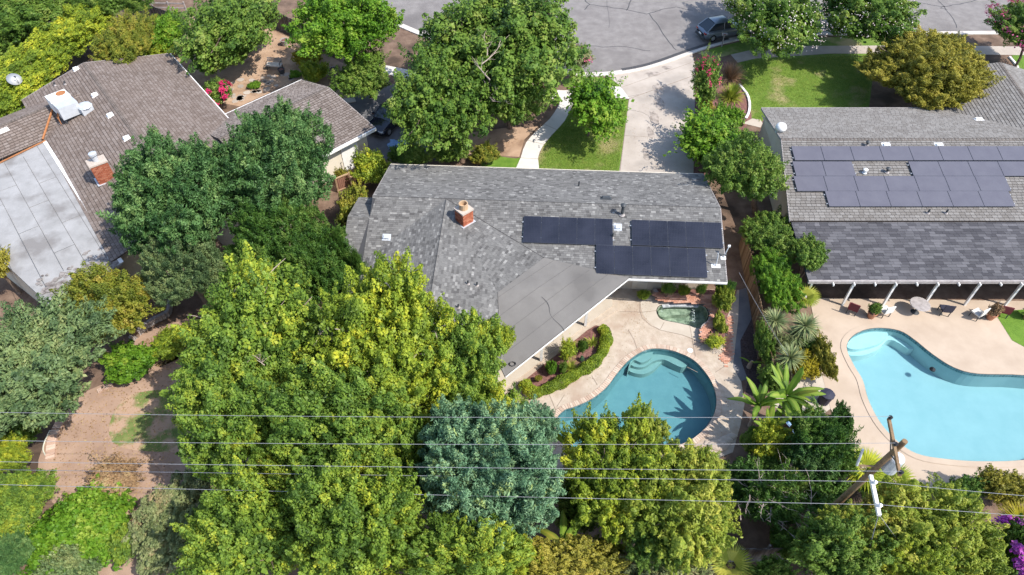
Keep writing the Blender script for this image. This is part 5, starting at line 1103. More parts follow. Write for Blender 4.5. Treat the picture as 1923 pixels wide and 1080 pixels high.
lm('rust', (0.18, 0.11, 0.06), (0.3, 0.19, 0.1), (0.42, 0.27, 0.14), (0.46, 0.36, 0.18), trans=0.25)
lm('sage', (0.115, 0.15, 0.055), (0.2, 0.24, 0.09), (0.29, 0.31, 0.13), (0.4, 0.31, 0.17), trans=0.28)
lm('pink', (.40, .04, .12), (.62, .09, .24), (.75, .20, .36), trans=.3)
lm('magenta', (.38, .015, .07), (.58, .03, .13), (.68, .07, .2), trans=.3)
lm('purple', (.30, .03, .28), (.48, .08, .45), (.6, .2, .55), trans=.3)
lm('white', (.55, .42, .40), (.72, .60, .58), (.78, .72, .68), trans=.3)
lm('straw', (.22, .13, .07), (.34, .21, .12), (.46, .32, .20), trans=.2)
lm('banana', (0.08, 0.16, 0.02), (0.15, 0.255, 0.03), (0.24, 0.345, 0.045), (0.38, 0.4, 0.09), trans=0.35)
lm('yucca', (.10, .145, .055), (.17, .225, .09), (.26, .30, .14), (.36, .36, .14), trans=.15, scale=1.5)
lm('turf', (.13, .20, .03), (.21, .30, .045), (.30, .37, .06), (.40, .40, .12), trans=.3)
# shared crowns: built once, reused at other sizes and turns
PRO = {}
def proto(key, *a, **k): PRO[key] = (crown('crown_' + key, *a, **k)[0], a[1])
for i in range(3): proto('broad%d' % i, 11 + i, (4, 4, 3), .42, .125, .085, .56, jag=.26, fill=.95, inner=.03, nlobe=19 + 3 * i, flat=1.0, shoot=1.9)
for i in range(2): proto('tuft%d' % i, 31 + i, (4, 4, 3.2), .32, .15, .048, .64, style='tuft', jag=.24, fill=.95, inner=.03, nlobe=20 + 4 * i, flat=1.0, shoot=2.0)
for i in range(2): proto('spray%d' % i, 41 + i, (3, 3, 2.6), .30, .14, .055, .62, style='spray', jag=.28, fill=.95, inner=.04, nlobe=18 + 3 * i, flat=1.0, shoot=2.0)
for i in range(2): proto('open%d' % i, 51 + i, (3.5, 3.5, 3), .40, .14, .095, .52, jag=.38, fill=.85, inner=.03, nlobe=22 + 4 * i, flat=.9, shoot=2.1)
for i in range(3): proto('shrub%d' % i, 61 + i, (1.2, 1.2, .8), .17, .085, .055, .62, jag=.32, fill=1.0, inner=.10, nlobe=12 + 2 * i, shoot=2.0)
for i in range(2): proto('small%d' % i, 71 + i, (1.6, 1.6, 1.5), .24, .15, .075, .46, style='spray', jag=.42, fill=.8, inner=.02, nlobe=14, shoot=4.2)
for i in range(2): proto('needle%d' % i, 81 + i, (1.3, 1.3, 1.1), .18, .15, .032, .66, style='tuft', jag=.3, fill=1.0, inner=.08, nlobe=14, shoot=3.0)
for i in range(2): proto('ground%d' % i, 91 + i, (2.2, 2.2, .5), .18, .11, .07, .62, jag=.35, zmin=-.2, fill=.9, inner=.2, nlobe=16, shoot=1.5)
print('leaf faces', sum(len(v[0].polygons) for v in PRO.values()), {k: len(v[0].polygons) for k, v in PRO.items()})
TURN = [0]
def put_crown(t, kind, m, c, rx, ry, rz, name='crown'):
    me, rad = PRO[kind]; o = bpy.data.objects.new(name, me); link(o, t); b = ORG[t.name]; o.location = (c.x - b.x, c.y - b.y, c.z - b.z)
    TURN[0] += 1; q = (TURN[0] * 3) % 4; o.rotation_euler = (0, 0, q * math.pi / 2)
    sx, sy = (rx / rad[0], ry / rad[1]) if q % 2 == 0 else (ry / rad[0], rx / rad[1])
    if (TURN[0] // 4) % 2: sx = -sx
    o.scale = (sx, sy, rz / rad[2]); o.material_slots[0].link = 'OBJECT'; o.material_slots[0].material = LM[m]; return o
def limbs(base, c, rad, n, r0, seed, bark, reach=.78):
    r = random.Random(seed); mb = MB(); fork = Vector((base.x + (c.x - base.x) * .4, base.y + (c.y - base.y) * .4, max(.4, c.z - rad[2] * .75)))
    mb.tube([base - Vector((0, 0, .1)), base.lerp(fork, .5) + Vector((r.uniform(-.1, .1), r.uniform(-.1, .1), 0)), fork], [r0 * 1.3, r0, r0 * .85], 8)
    for i in range(n):
        a = 2.4 * i + r.uniform(-.4, .4); e = r.uniform(.15, .95); d = Vector((math.cos(a) * math.sqrt(1 - e * e), math.sin(a) * math.sqrt(1 - e * e), e)); q = c + Vector((d.x * rad[0], d.y * rad[1], d.z * rad[2])) * r.uniform(.6, reach)
        m_ = fork.lerp(q, .5) + Vector((0, 0, .12 * (q - fork).length)) + Vector((r.uniform(-.2, .2), r.uniform(-.2, .2), 0)); mb.tube([fork, fork.lerp(m_, .55) + Vector((r.uniform(-.1, .1), 0, 0)), m_, q], [r0 * .6, r0 * .42, r0 * .28, r0 * .10], 5)
        for k in range(2):
            q2 = m_.lerp(q, .3 + .3 * k) ; e2 = q2 + Vector((r.uniform(-1, 1), r.uniform(-1, 1), r.uniform(0, .7))) * rad[0] * .28; mb.tube([q2, q2.lerp(e2, .5) + Vector((0, 0, .1)), e2], [r0 * .2, r0 * .14, r0 * .05], 4)
    return mb
def box_geo(box, zc, rz):
    x0, y0, x1, y1 = box; cx_, cy_ = (x0 + x1) / 2, (y0 + y1) / 2; c = G(cx_, cy_, zc); s = SC(cx_, cy_, zc); rx = (x1 - x0) / 2 / s; rv = (y1 - y0) / 2 / s
    d = c - Vector((0, 0, CAM_H)); sn = -d.z / d.length; cs = math.sqrt(1 - sn * sn); ry2 = (rv * rv - (rz * cs) ** 2) / (sn * sn); ry = math.sqrt(max(ry2, (.55 * rx) ** 2)); return c, rx, ry
GRV = 'yellow green broadleaf trees of the grove'
def tree(name, label, box, zc, rz, kind, m, cat='tree', group=None, bark='bark', r0=None, nl=10, crowns=None, base=None, reach=.78):
    k = 1.06 if group == GRV else .96
    c, rx, ry = box_geo(box, zc, rz); b = base or Vector((c.x + random.uniform(-.2, .2), c.y + ry * .35, 0)); t = thing(name, label, cat, b, group); r0 = r0 or .05 * rx + .05
    build('trunk', limbs(b, c, (rx, ry, rz), nl, r0, hash(label) % 999 if False else sum(map(ord, label)) % 997, bark, reach), M[bark], t)
    put_crown(t, kind, m, c, rx * k, ry * k, rz * k)
    for (kx, ky, kz, ks, kk, mm) in (crowns or ()): put_crown(t, kk, mm, c + Vector((kx * rx, ky * ry, kz * rz)), rx * ks, ry * ks, rz * ks)
    return t, c, rx, ry
def shrub(name, label, box, zc, rz, kind, m, cat='shrub', group=None):
    c, rx, ry = box_geo(box, zc, rz); t = thing(name, label, cat, (c.x, c.y, 0), group); mb = MB(); r = random.Random(sum(map(ord, label)))
    for i in range(6):
        a = i * 1.05 + r.random(); q = c + Vector((math.cos(a) * rx * .55, math.sin(a) * ry * .55, rz * r.uniform(0, .4))); mb.tube([Vector((c.x, c.y, 0)), Vector((c.x, c.y, c.z * .5)).lerp(q, .4), q], [.03 + .02 * rx, .03, .01], 5)
    build('stems', mb, M['bark'], t); put_crown(t, kind, m, c, rx * .94, ry * .94, rz * .94, 'foliage'); return t, c, rx, ry
def flowers(t, c, rx, ry, rz, n, m, size=.09, up=-.1, seed=3, spread=1.0, name='flowers', cl=0):
    r = np.random.default_rng(seed); d = rdir(n * 3, r); d = d[d[:, 2] > up][:n]
    if cl:
        cc = rdir(cl * 3, r); cc = cc[cc[:, 2] > up][:cl]; d = nrmz(cc[r.integers(0, len(cc), n)] + r.normal(scale=.09, size=(n, 3)))
    pos = d * np.array([rx, ry, rz]) * r.uniform(.93, 1.08, len(d))[:, None] * spread + np.array(c - ORG[t.name]); L = size * r.uniform(.7, 1.4, len(d))
    me = leaf_mesh(name, pos, nrmz(d + np.array([0, 0, .5]) + r.normal(scale=.5, size=d.shape)), rdir(len(d), r), L, L * .9, r.normal(.5, .22, len(d)), LM[m]); o = bpy.data.objects.new(name, me); link(o, t); ORG[o.name] = ORG[t.name]; o['kind'] = 'stuff'; return o
def dead_branch(t, p, dirn, L, seed, m='pale_bark', n=5, r0=.05):
    r = random.Random(seed); mb = MB(); d = Vector(dirn).normalized()
    P = [p]; 
    for i in range(4): P.append(P[-1] + d * L / 4 + Vector((r.uniform(-1, 1), r.uniform(-1, 1), r.uniform(-.3, .6))) * L * .06)
    mb.tube(P, [r0, r0 * .8, r0 * .6, r0 * .4, r0 * .15], 5)
    for k in range(n):
        q = P[1 + k % 4]; e = q + (d * .5 + Vector((r.uniform(-1, 1), r.uniform(-1, 1), r.uniform(-.2, .8)))) * L * .28; mb.tube([q, q.lerp(e, .5) + Vector((0, 0, .04)), e], [r0 * .45, r0 * .3, r0 * .1], 4)
    build('dead_branch', mb, M[m], t)
GRV = 'yellow green broadleaf trees of the grove'
t, c, rx, ry = tree('broadleaf_tree', 'lime green tree with bare limbs showing, left edge of the grove by the dirt gap', (340, 486, 630, 790), 5.6, 3.0, 'broad0', 'camphor', group=GRV, bark='pale_bark', nl=14, reach=1.0, crowns=((-.3, .72, .1, .34, 'broad1', 'lime'),))
for i, (x, y, dx, dy) in enumerate(((452, 655, .6, .7), (480, 640, .1, 1), (440, 640, -1, .5), (475, 660, .5, -.6))): dead_branch(t, G(x, y, 6.6), (dx, dy, .25), 1.9, i, n=7, r0=.06)
t, c, rx, ry = tree('broadleaf_tree', 'bright yellow tipped tree leaning over the grey shingle roof', (585, 500, 860, 800), 5.8, 3.0, 'broad1', 'lime', group=GRV, bark='pale_bark', nl=14, reach=1.0, crowns=((.80, .05, -.15, .36, 'broad0', 'camphor'),))
for i, (x, y, dx, dy) in enumerate(((680, 640, .9, .3), (622, 640, .2, 1), (590, 650, 0, 1))): dead_branch(t, G(x, y, 7.2), (dx, dy, .2), 1.5, 20 + i, n=6, r0=.045)
tree('broadleaf_tree', 'tree of the grove reaching a leafy arm over the grey membrane roof', (770, 590, 955, 800), 4.6, 2.3, 'broad2', 'camphor', group=GRV, bark='pale_bark', crowns=((.85, .5, .25, .32, 'broad0', 'lime'),))
tree('broadleaf_tree', 'green grove tree beside the worn turf of the dirt yard', (338, 655, 575, 915), 5.0, 2.7, 'broad1', 'camphor_deep', group=GRV)
tree('broadleaf_tree', 'middle tree of the grove with dark gaps, below the overhead wires', (500, 690, 790, 930), 5.6, 2.7, 'broad2', 'camphor_deep', group=GRV)
tree('broadleaf_tree', 'lowest left tree of the grove at the bottom picture edge', (338, 880, 615, 1120), 5.0, 2.6, 'broad0', 'camphor', group=GRV)
tree('broadleaf_tree', 'lime tree of the grove at the bottom edge left of the blue green tree', (540, 870, 800, 1120), 5.8, 2.8, 'broad1', 'camphor', group=GRV)
tree('broadleaf_tree', 'paler feathery tree at the bottom edge under the blue green tree', (735, 965, 985, 1140), 5.0, 2.4, 'spray0', 'camphor', group=GRV)
tree('broadleaf_tree', 'small lime tree of the grove beside the house corner and the patio bed', (800, 690, 985, 850), 3.8, 2.0, 'broad0', 'camphor', group=GRV)
tree('broadleaf_tree', 'low grove tree filling the gap left of the blue green conifer', (690, 760, 830, 980), 4.2, 2.2, 'broad1', 'camphor', group=GRV, nl=8)
tree('broadleaf_tree', 'low grove tree filling the gap between the middle and bottom grove trees', (470, 830, 660, 990), 4.4, 2.2, 'broad2', 'camphor_deep', group=GRV, nl=8)
# ---- conifers
t, c, rx, ry = tree('conifer', 'tall dark blue green conifer nearest the cream garage wall', (398, 190, 640, 440), 5.8, 3.4, 'tuft0', 'bluegreen', group='big dark conifers', nl=10)
t, c, rx, ry = tree('conifer', 'broad dark blue green conifer beside the brown house chimney', (220, 245, 470, 522), 5.8, 3.4, 'tuft1', 'bluegreen', group='big dark conifers', nl=10)
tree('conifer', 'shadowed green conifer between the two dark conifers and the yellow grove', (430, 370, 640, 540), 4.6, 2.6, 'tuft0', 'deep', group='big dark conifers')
t, c, rx, ry = tree('conifer', 'powdery blue green conifer at the tail of the blue pool', (752, 738, 1066, 1055), 5.4, 3.3, 'tuft1', 'teal', nl=10, crowns=((.55, .62, -.05, .40, 'tuft0', 'teal'),))
def cypress(label, px, py, h, w, m, group):
    b = G(px, py, 0); t = thing('cypress', label, 'tree', b, group); build('trunk', MB().tube([b, b + Vector((0, 0, h * .8))], [.12, .04], 6), M['bark'], t)
    for k in range(4):
        z = h * (.3 + .2 * k); r_ = w * (1.0, .85, .6, .32)[k]; put_crown(t, 'needle%d' % (k % 2), m, b + Vector((0, 0, z)), r_, r_, h * .24, 'foliage')
for i, (x, y, h, w) in enumerate(((560, 560, 5.2, 1.0), (598, 545, 5.0, 1.0), (632, 560, 5.0, .95), (664, 555, 4.8, .85), (690, 575, 4.2, .75), (716, 600, 3.6, .7))):
    cypress(('first', 'second', 'third', 'fourth', 'fifth', 'last')[i] + ' pointed dark green cypress from the conifers towards the grey roof', x, y, h, w, 'deep', 'row of pointed cypresses')
t, c, rx, ry = tree('acacia', 'broad grey green feathery tree at the left picture edge', (-70, 560, 194, 818), 4.2, 2.5, 'spray0', 'greygreen', base=G(30, 700))
tree('fruit_tree', 'amber tinged bushy tree below the white flat roof', (95, 503, 305, 655), 3.4, 1.9, 'broad1', 'amber')
tree('fruit_tree', 'small olive tree at the left edge below the flat roof corner', (-40, 465, 22, 545), 2.6, 1.2, 'small0', 'olive')
# ---- trees below the pool
tree('fruit_tree', 'green and yellow tree overhanging the deep end of the blue pool', (1050, 768, 1268, 1030), 4.0, 2.6, 'spray0', 'lime', crowns=((.5, .55, .25, .42, 'spray1', 'yellowgreen'), (-.2, .35, .1, .45, 'spray1', 'camphor')))
tree('fruit_tree', 'pale yellow green tree right of the pool tree at the grey plank fence', (1155, 835, 1392, 1095), 4.0, 2.5, 'spray1', 'yellowgreen', crowns=((-.4, -.3, .0, .5, 'spray0', 'mid'), (.3, .45, .15, .5, 'spray0', 'yellowgreen')))
tree('fruit_tree', 'dull yellow tree at the bottom edge under the drooping banana leaves', (950, 1000, 1180, 1130), 3.0, 1.6, 'spray0', 'olive')
tree('fruit_tree', 'brownish sparse shrub tree at the bottom edge right of the dull yellow tree', (1150, 1030, 1340, 1130), 2.6, 1.4, 'open1', 'sage')
tree('privet_tree', 'dark green tree with yellow tips left of the guy wires, bottom edge', (1465, 950, 1700, 1130), 3.8, 2.1, 'spray1', 'mid', crowns=((.25, .35, .2, .6, 'spray0', 'yellowgreen'),))
tree('privet_tree', 'large yellow green tree right of the guy wires, bottom right corner', (1615, 905, 1868, 1130), 4.2, 2.3, 'spray0', 'yellowgreen', crowns=((-.3, -.35, .15, .55, 'spray1', 'lime'), (.5, -.1, .0, .5, 'spray1', 'yellowgreen'), (-.4, .4, .0, .5, 'spray1', 'olive')))
t, c, rx, ry = shrub('juniper', 'upper dark juniper beside the tan pool deck', (1478, 768, 1605, 905), 2.2, 1.7, 'needle0', 'deep', 'juniper'); put_crown(t, 'needle1', 'bluegreen', c + Vector((-.6, -.7, -.2)), rx * .7, ry * .7, 1.3, 'foliage'); put_crown(t, 'needle1', 'deep', c + Vector((.5, -.6, -.1)), rx * .6, ry * .6, 1.2, 'foliage')
t, c, rx, ry = shrub('juniper', 'lower juniper full of dead grey twigs above the grey plank fence', (1385, 875, 1515, 1000), 1.8, 1.3, 'needle1', 'deep', 'juniper'); put_crown(t, 'needle0', 'mid', c + Vector((.9, .6, .2)), rx * .5, ry * .5, .9, 'foliage')
for i in range(26):
    a = random.uniform(0, 6.28); dead_branch(t, G(random.uniform(1385, 1530), random.uniform(925, 985), random.uniform(1.6, 2.6)), (math.cos(a), math.sin(a), .35), random.uniform(.8, 1.6), 100 + i, 'dead_wood', 5, .028)
for i in range(3):
    p = G(1470 + i * 22, 985 - i * 4, 1.0); tag(build('leaning_board', MB().bar(p, p + Vector((.5, 1.1, .5)), .22, .03), M['grey_wood'], origin=p), ('leftmost', 'middle', 'rightmost')[i] + ' of three weathered boards leaning beside the utility pole foot', 'board')
# ---- street and front gardens
t, c, rx, ry = tree('street_tree', 'big leafy tree in front of the grey house, over the navy car', (716, 74, 928, 308), 4.4, 2.9, 'open0', 'mid', nl=14, reach=.95)
for i in range(8): dead_branch(t, G(random.uniform(925, 945), random.uniform(155, 205), 5.2), (random.uniform(-1, 1), random.uniform(-1, 1), .3), 1.1, 300 + i, 'dead_wood', 7, .03)
t, c, rx, ry = tree('street_tree', 'tallest leafy tree at the top edge beside the cul de sac', (795, -55, 1092, 205), 5.4, 3.4, 'open1', 'mid', nl=14, reach=.95)
for i, (x, y, dx, dy) in enumerate(((915, 105, -.2, 1), (905, 120, .6, .7), (920, 150, -.6, .8))): dead_branch(t, G(x, y, 7), (dx, dy, .3), 2.0, 330 + i, n=7)
tree('street_tree', 'leafy tree overhanging the curved garden path', (885, 105, 1030, 250), 3.8, 2.3, 'broad2', 'mid')
tree('garden_tree', 'bright green maple like tree at the top edge beside the dark fence', (548, -35, 752, 130), 5.0, 3.0, 'open1', 'fresh')
tree('garden_tree', 'olive green shrub tree below the maple like tree', (622, 95, 745, 200), 2.4, 1.6, 'open0', 'mid')
tree('garden_tree', 'spreading layered tree in the dry front garden', (342, -45, 518, 146), 3.4, 2.6, 'open0', 'mid', crowns=((0, -.1, -.35, .62, 'broad2', 'mid'),))
t, c, rx, ry = tree('oleander_tree', 'white flowering street tree over the silver car', (1352, -70, 1550, 104), 3.8, 2.5, 'broad0', 'mid'); flowers(t, c, rx, ry, 2.5, 700, 'white', .095, cl=110, spread=.86)
t, c, rx, ry = tree('oleander_tree', 'white flowering street tree nearer the round olive tree', (1510, -70, 1725, 95), 3.8, 2.5, 'broad1', 'mid'); flowers(t, c, rx, ry, 2.5, 700, 'white', .095, seed=4, cl=110, spread=.86)
t, c, rx, ry = tree('round_tree', 'dense round olive green tree in front of the taupe roof', (1620, 55, 1862, 214), 3.0, 2.3, 'tuft1', 'olive', crowns=((.0, -.05, .0, .86, 'tuft0', 'olive'),))
t, c, rx, ry = tree('crape_myrtle', 'pink flowering crape myrtle at the right picture edge', (1868, 5, 1990, 115), 3.0, 1.6, 'open0', 'mid', base=G(1905, 128), r0=.1); flowers(t, c, rx, ry, 1.6, 1400, 'pink', .13, .2, 5, cl=26)
t, c, rx, ry = tree('crape_myrtle', 'tiny crape myrtle with red tips on the verge of the cul de sac', (1062, 85, 1112, 140), 2.0, .9, 'small0', 'sage', r0=.05, nl=6); flowers(t, c, rx, ry, .9, 160, 'pink', .1, .2, 6, cl=8)
t, c, rx, ry = tree('crape_myrtle', 'upright crape myrtle with red flower tips beside the driveway', (1298, 108, 1352, 195), 2.4, 1.7, 'small1', 'mid', r0=.06, nl=7); flowers(t, c, rx, ry, 1.75, 260, 'magenta', .10, .45, 7, cl=14)
tree('lawn_tree', 'small young tree on the green front lawn', (1056, 140, 1170, 262), 2.5, 1.6, 'small0', 'fresh', r0=.07, nl=12, base=G(1104, 256))
t, c, rx, ry = tree('driveway_shrub', 'tall bright green shrub spreading over the lower driveway', (1270, 205, 1398, 320), 1.8, 1.6, 'small1', 'fresh', cat='shrub', r0=.05, nl=12, crowns=((-.3, -.25, -.2, .6, 'small0', 'fresh'), (.3, .1, 0, .6, 'small0', 'mid')))
tree('side_tree', 'green tree between the grey gable and the taupe house', (1318, 252, 1472, 392), 3.8, 2.2, 'open1', 'mid', base=G(1420, 400))
t, c, rx, ry = shrub('grass_hedge', 'low yellowish hedge strip along the driveway bed', (1304, 168, 1342, 215), .7, .6, 'shrub0', 'amber')
def tussock(name, label, px, py, n, L, w, m, seed, z=0.0, spread=1.0, cat='grass'):
    b = G(px, py, z); b.z = z; t = thing(name, label, cat, b); r = np.random.default_rng(seed); V = []; F = []; T_ = []
    for i in range(n):
        a = r.uniform(0, 6.283); e = r.uniform(.15, 1.0) * spread; l = L * r.uniform(.7, 1.15); d = np.array([math.cos(a), math.sin(a), 0]); s = np.array([-math.sin(a), math.cos(a), 0]); p = d * r.uniform(0, .12); tt = r.uniform(.2, .8); o = len(V)
        for k, f_ in enumerate((0, .4, .75, 1)):
            q = p + d * (l * math.sin(e * 1.2) * f_ ** 1.2) + np.array([0, 0, l * (math.cos(e * 1.1) * f_ + .15 * f_ - .35 * e * f_ * f_)]); ww = w * (1, .95, .6, .05)[k]
            V += [q + s * ww / 2, q - s * ww / 2]; T_ += [tt, tt]
        F += [(o + 2 * k, o + 2 * k + 1, o + 2 * k + 3, o + 2 * k + 2) for k in range(3)]
    me = bpy.data.meshes.new('blades'); me.from_pydata([tuple(v) for v in V], [], F); me.update(); at = me.attributes.new('tint', 'FLOAT', 'POINT'); at.data.foreach_set('value', np.array(T_, np.float32)); me.materials.append(LM[m])
    o = bpy.data.objects.new('blades', me); link(o, t); return t
tussock('ornamental_grass', 'reddish tan fountain grass tuft in the driveway bed', 1371, 150, 700, 1.5, .035, 'straw', 1, spread=1.1)
tussock('ornamental_grass', 'yellow green arching grass tuft below the tan fountain grass', 1372, 186, 420, 1.25, .06, 'yellowgreen', 2, spread=1.15)
t, c, rx, ry = shrub('hedge', 'green shrubs at the house end of the driveway bed', (1340, 195, 1400, 250), 1.2, .9, 'shrub1', 'fresh')
# ---- bushes of the left
BB = 'bushes behind the brown house'
for bx, zc, rz, k, m, lb in (((-40, 60, 118, 222), 2.3, 1.6, 'broad0', 'lime', 'lime bush wrapped round the satellite dishes'), ((78, 0, 212, 122), 2.4, 1.6, 'broad1', 'lime', 'lime bush at the top end of the brown roof'), ((186, 30, 296, 134), 3.6, 1.5, 'broad2', 'amber', 'olive amber bush spilling onto the brown roof'), ((283, 24, 342, 106), 1.6, 1.3, 'shrub0', 'fresh', 'bright green bush beside the dark fence'), ((-50, -40, 150, 78), 3.2, 2.0, 'broad1', 'mid', 'dark green bush in the top left corner'), ((120, -35, 285, 40), 3.4, 1.8, 'broad0', 'mid', 'green bush at the top edge above the lime bushes'), ((255, 78, 330, 118), 1.2, .8, 'shrub1', 'lime', 'low yellow bush at the top right corner of the brown roof')):
    tree('bush', lb, bx, zc, rz, k, m, cat='bush', group=BB, nl=7, r0=.06) if zc > 2 else shrub('bush', lb, bx, zc, rz, k, m, 'bush', BB)
shrub('bush', 'mounded bright yellow bush beside the garden bench', (545, 86, 612, 126), .8, .7, 'shrub2', 'yellow', 'bush')
shrub('bush', 'green and yellow bush at the top corner of the garage roof', (560, 114, 622, 160), .9, .8, 'shrub0', 'lime', 'bush')
for px_, py_, lb in ((478, 160, 'small green tuft on the flagstones'), (556, 140, 'low green tuft between the bench and the garage')): shrub('tuft', lb, (px_ - 14, py_ - 8, px_ + 14, py_ + 8), .2, .25, 'shrub1', 'fresh', 'plant')
t, c, rx, ry = shrub('bougainvillea', 'crimson bougainvillea between the brown house and the garage', (372, 150, 436, 202), 1.6, .9, 'shrub2', 'mid', 'bougainvillea'); flowers(t, c, rx, ry, .9, 900, 'magenta', .13, -.3, 8, cl=16)
for bx, zc, rz, k, m, lb in (((655, 285, 738, 348), 1.3, 1.0, 'shrub0', 'lime', 'lime bush between the garage corner and the grey house'), ((632, 340, 704, 440), 1.5, 1.2, 'shrub1', 'amber', 'yellowing bush against the left end of the grey roof'), ((728, 268, 812, 318), 1.4, 1.0, 'shrub2', 'mid', 'green bush along the front eave under the leafy tree'), ((640, 420, 700, 500), 1.6, 1.2, 'shrub2', 'mid', 'green bush between the cypresses and the grey roof edge'), ((625, 318, 668, 348), .7, .6, 'shrub0', 'olive', 'small olive bush at the foot of the cream garage wall'), ((880, 270, 945, 312), .8, .6, 'shrub0', 'amber', 'dry amber shrub beside the front lawn')):
    shrub('bush', lb, bx, zc, rz, k, m, 'bush')
for bx, zc, rz, k, m, lb in (((-50, 815, 72, 900), 1.6, 1.2, 'broad2', 'lime', 'lime green shrub at the left edge below the feathery tree'), ((-20, 880, 112, 975), 1.3, 1.0, 'broad1', 'camphor', 'mixed amber shrub beside the brick edging'), ((-30, 1000, 55, 1110), 1.6, 1.2, 'tuft0', 'bluegreen', 'dark blue green shrub in the bottom left corner')):
    tree('shrub', lb, bx, zc, rz, k, m, cat='shrub', nl=6, r0=.05)
shrub('ground_cover', 'spreading fresh green ground cover in the lower left', (15, 912, 272, 1095), .5, .6, 'ground0', 'fresh', 'ground cover')
shrub('ground_cover', 'upper edge of fresh green cover beside the dry brown bush', (110, 905, 255, 985), .4, .45, 'ground1', 'fresh', 'ground cover')
shrub('ground_cover', 'grey green tufts along the bottom edge left of the dirt path', (50, 1020, 200, 1110), .6, .6, 'ground1', 'greygreen', 'ground cover')
t, c, rx, ry = tree('shrub', 'sage green flowering shrub beside the brown chest', (250, 880, 412, 1080), 1.2, 1.0, 'open1', 'sage', cat='shrub', nl=8, r0=.05)
t, c, rx, ry = shrub('dry_bush', 'dried orange brown bush on the dirt above the ground cover', (162, 856, 270, 930), .5, .5, 'small0', 'rust', 'dead bush')
for i in range(14): a = random.uniform(0, 6.28); dead_branch(t, c + Vector((random.uniform(-1, 1), random.uniform(-.8, .8), -.2)), (math.cos(a), math.sin(a), .4), .9, 400 + i, 'dead_wood', 4, .022)
for i, (x, y, d) in enumerate(((265, 1050, (.5, .8, .3)), (278, 1040, (.6, .6, .5)), (330, 1030, (.4, .9, .4)))): dead_branch(t, G(x, y, .3), d, 1.3, 430 + i, 'dead_wood', 4, .03)
shrub('vine_mound', 'bright green leafy vine mound below the low block wall', (185, 640, 302, 726), .8, .7, 'shrub0', 'fresh', 'vine')
shrub('vine_mound', 'lime vine trailing under the left grove tree', (285, 610, 360, 680), .7, .6, 'shrub1', 'lime', 'vine')
# ---- right side planting
t, c, rx, ry = tree('vine', 'leafy vine heaped on the upper plank fence beside the taupe patio cover', (1378, 388, 1512, 500), 1.9, 1.2, 'broad0', 'mid', cat='vine', nl=7, r0=.05)
t, c, rx, ry = tree('vine', 'lighter leafy vine lower along the plank fence', (1404, 462, 1505, 592), 1.6, 1.1, 'broad1', 'fresh', cat='vine', nl=7, r0=.05)
shrub('vine', 'green sprig of shrub poking over the dark patio cover edge', (1486, 440, 1556, 515), 2.6, .8, 'shrub1', 'mid', 'shrub')
shrub('bush', 'green climber on the fence beside the dark side bed', (1418, 605, 1452, 690), 1.4, .9, 'shrub2', 'mid', 'climber')
shrub('bush', 'green climber on the fence end above the banana leaves', (1420, 680, 1478, 745), 1.0, .8, 'shrub0', 'mid', 'climber')
shrub('bush', 'golden yellow shrub below the spiky yuccas', (1478, 655, 1542, 718), .9, .7, 'shrub1', 'yellow', 'bush')
shrub('bush', 'green bush right of the yuccas at the edge of the tan deck', (1528, 620, 1566, 720), 1.1, .8, 'shrub2', 'olive', 'bush')
shrub('bush', 'dark green bush beside the tan deck near the juniper', (1560, 755, 1600, 830), 1.0, .8, 'shrub0', 'deep', 'bush')
shrub('bush', 'small leafed bush below the banana leaves', (1400, 790, 1490, 870), 1.4, 1.0, 'shrub0', 'lime', 'bush')
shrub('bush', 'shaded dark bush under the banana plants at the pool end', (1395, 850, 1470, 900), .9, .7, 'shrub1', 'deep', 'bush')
shrub('bush', 'leafy bush behind the pale blue sheeting', (1495, 765, 1545, 805), .7, .6, 'shrub2', 'mid', 'bush')
shrub('bush', 'olive hedge along the far edge of the tan deck, right', (1830, 880, 1940, 960), 1.2, 1.0, 'shrub1', 'olive', 'bush')
shrub('bush', 'dark shrub shading the tan deck edge beside the turquoise pool', (1770, 890, 1860, 945), 1.0, .8, 'shrub2', 'deep', 'bush')
t, c, rx, ry = shrub('bougainvillea', 'purple bougainvillea in the bottom right corner', (1852, 975, 1950, 1105), 3.6, 1.5, 'shrub0', 'mid', 'bougainvillea'); flowers(t, c, rx, ry, 1.5, 2200, 'purple', .15, -.2, 9, cl=30)
def yucca(label, px, py, z, L, m='yucca', n=150, seed=0):
    b = G(px, py, z); t = thing('yucca', label, 'yucca', (b.x, b.y, 0)); build('trunk', MB().tube([Vector((b.x, b.y, 0)), b], [.12, .09], 8), M['bark'], t); r = np.random.default_rng(seed); V = []; F = []; T_ = []
    for i in range(n):
        zc_ = r.uniform(-.45, 1); a = r.uniform(0, 6.283); q = math.sqrt(max(0, 1 - zc_ * zc_)); d = np.array([q * math.cos(a), q * math.sin(a), zc_]); s = np.cross(d, [0, 0, 1.0]); s /= max(np.linalg.norm(s), .1); l = L * r.uniform(.75, 1.1); o = len(V); tt = r.uniform(.15, .9)
        for k, f_ in enumerate((.05, .5, 1)):
            p = d * l * f_ + np.array([0, 0, -.18 * l * f_ * f_]) + np.array([0, 0, b.z]); ww = (.05, .045, .004)[k]; V += [p + s * ww / 2, p - s * ww / 2]; T_ += [tt, tt]
        F += [(o + 2 * k, o + 2 * k + 1, o + 2 * k + 3, o + 2 * k + 2) for k in range(2)]
    me = bpy.data.meshes.new('rosette'); me.from_pydata([tuple(v) for v in V], [], F); me.update(); at = me.attributes.new('tint', 'FLOAT', 'POINT'); at.data.foreach_set('value', np.array(T_, np.float32)); me.materials.append(LM[m]); link(bpy.data.objects.new('rosette', me), t)
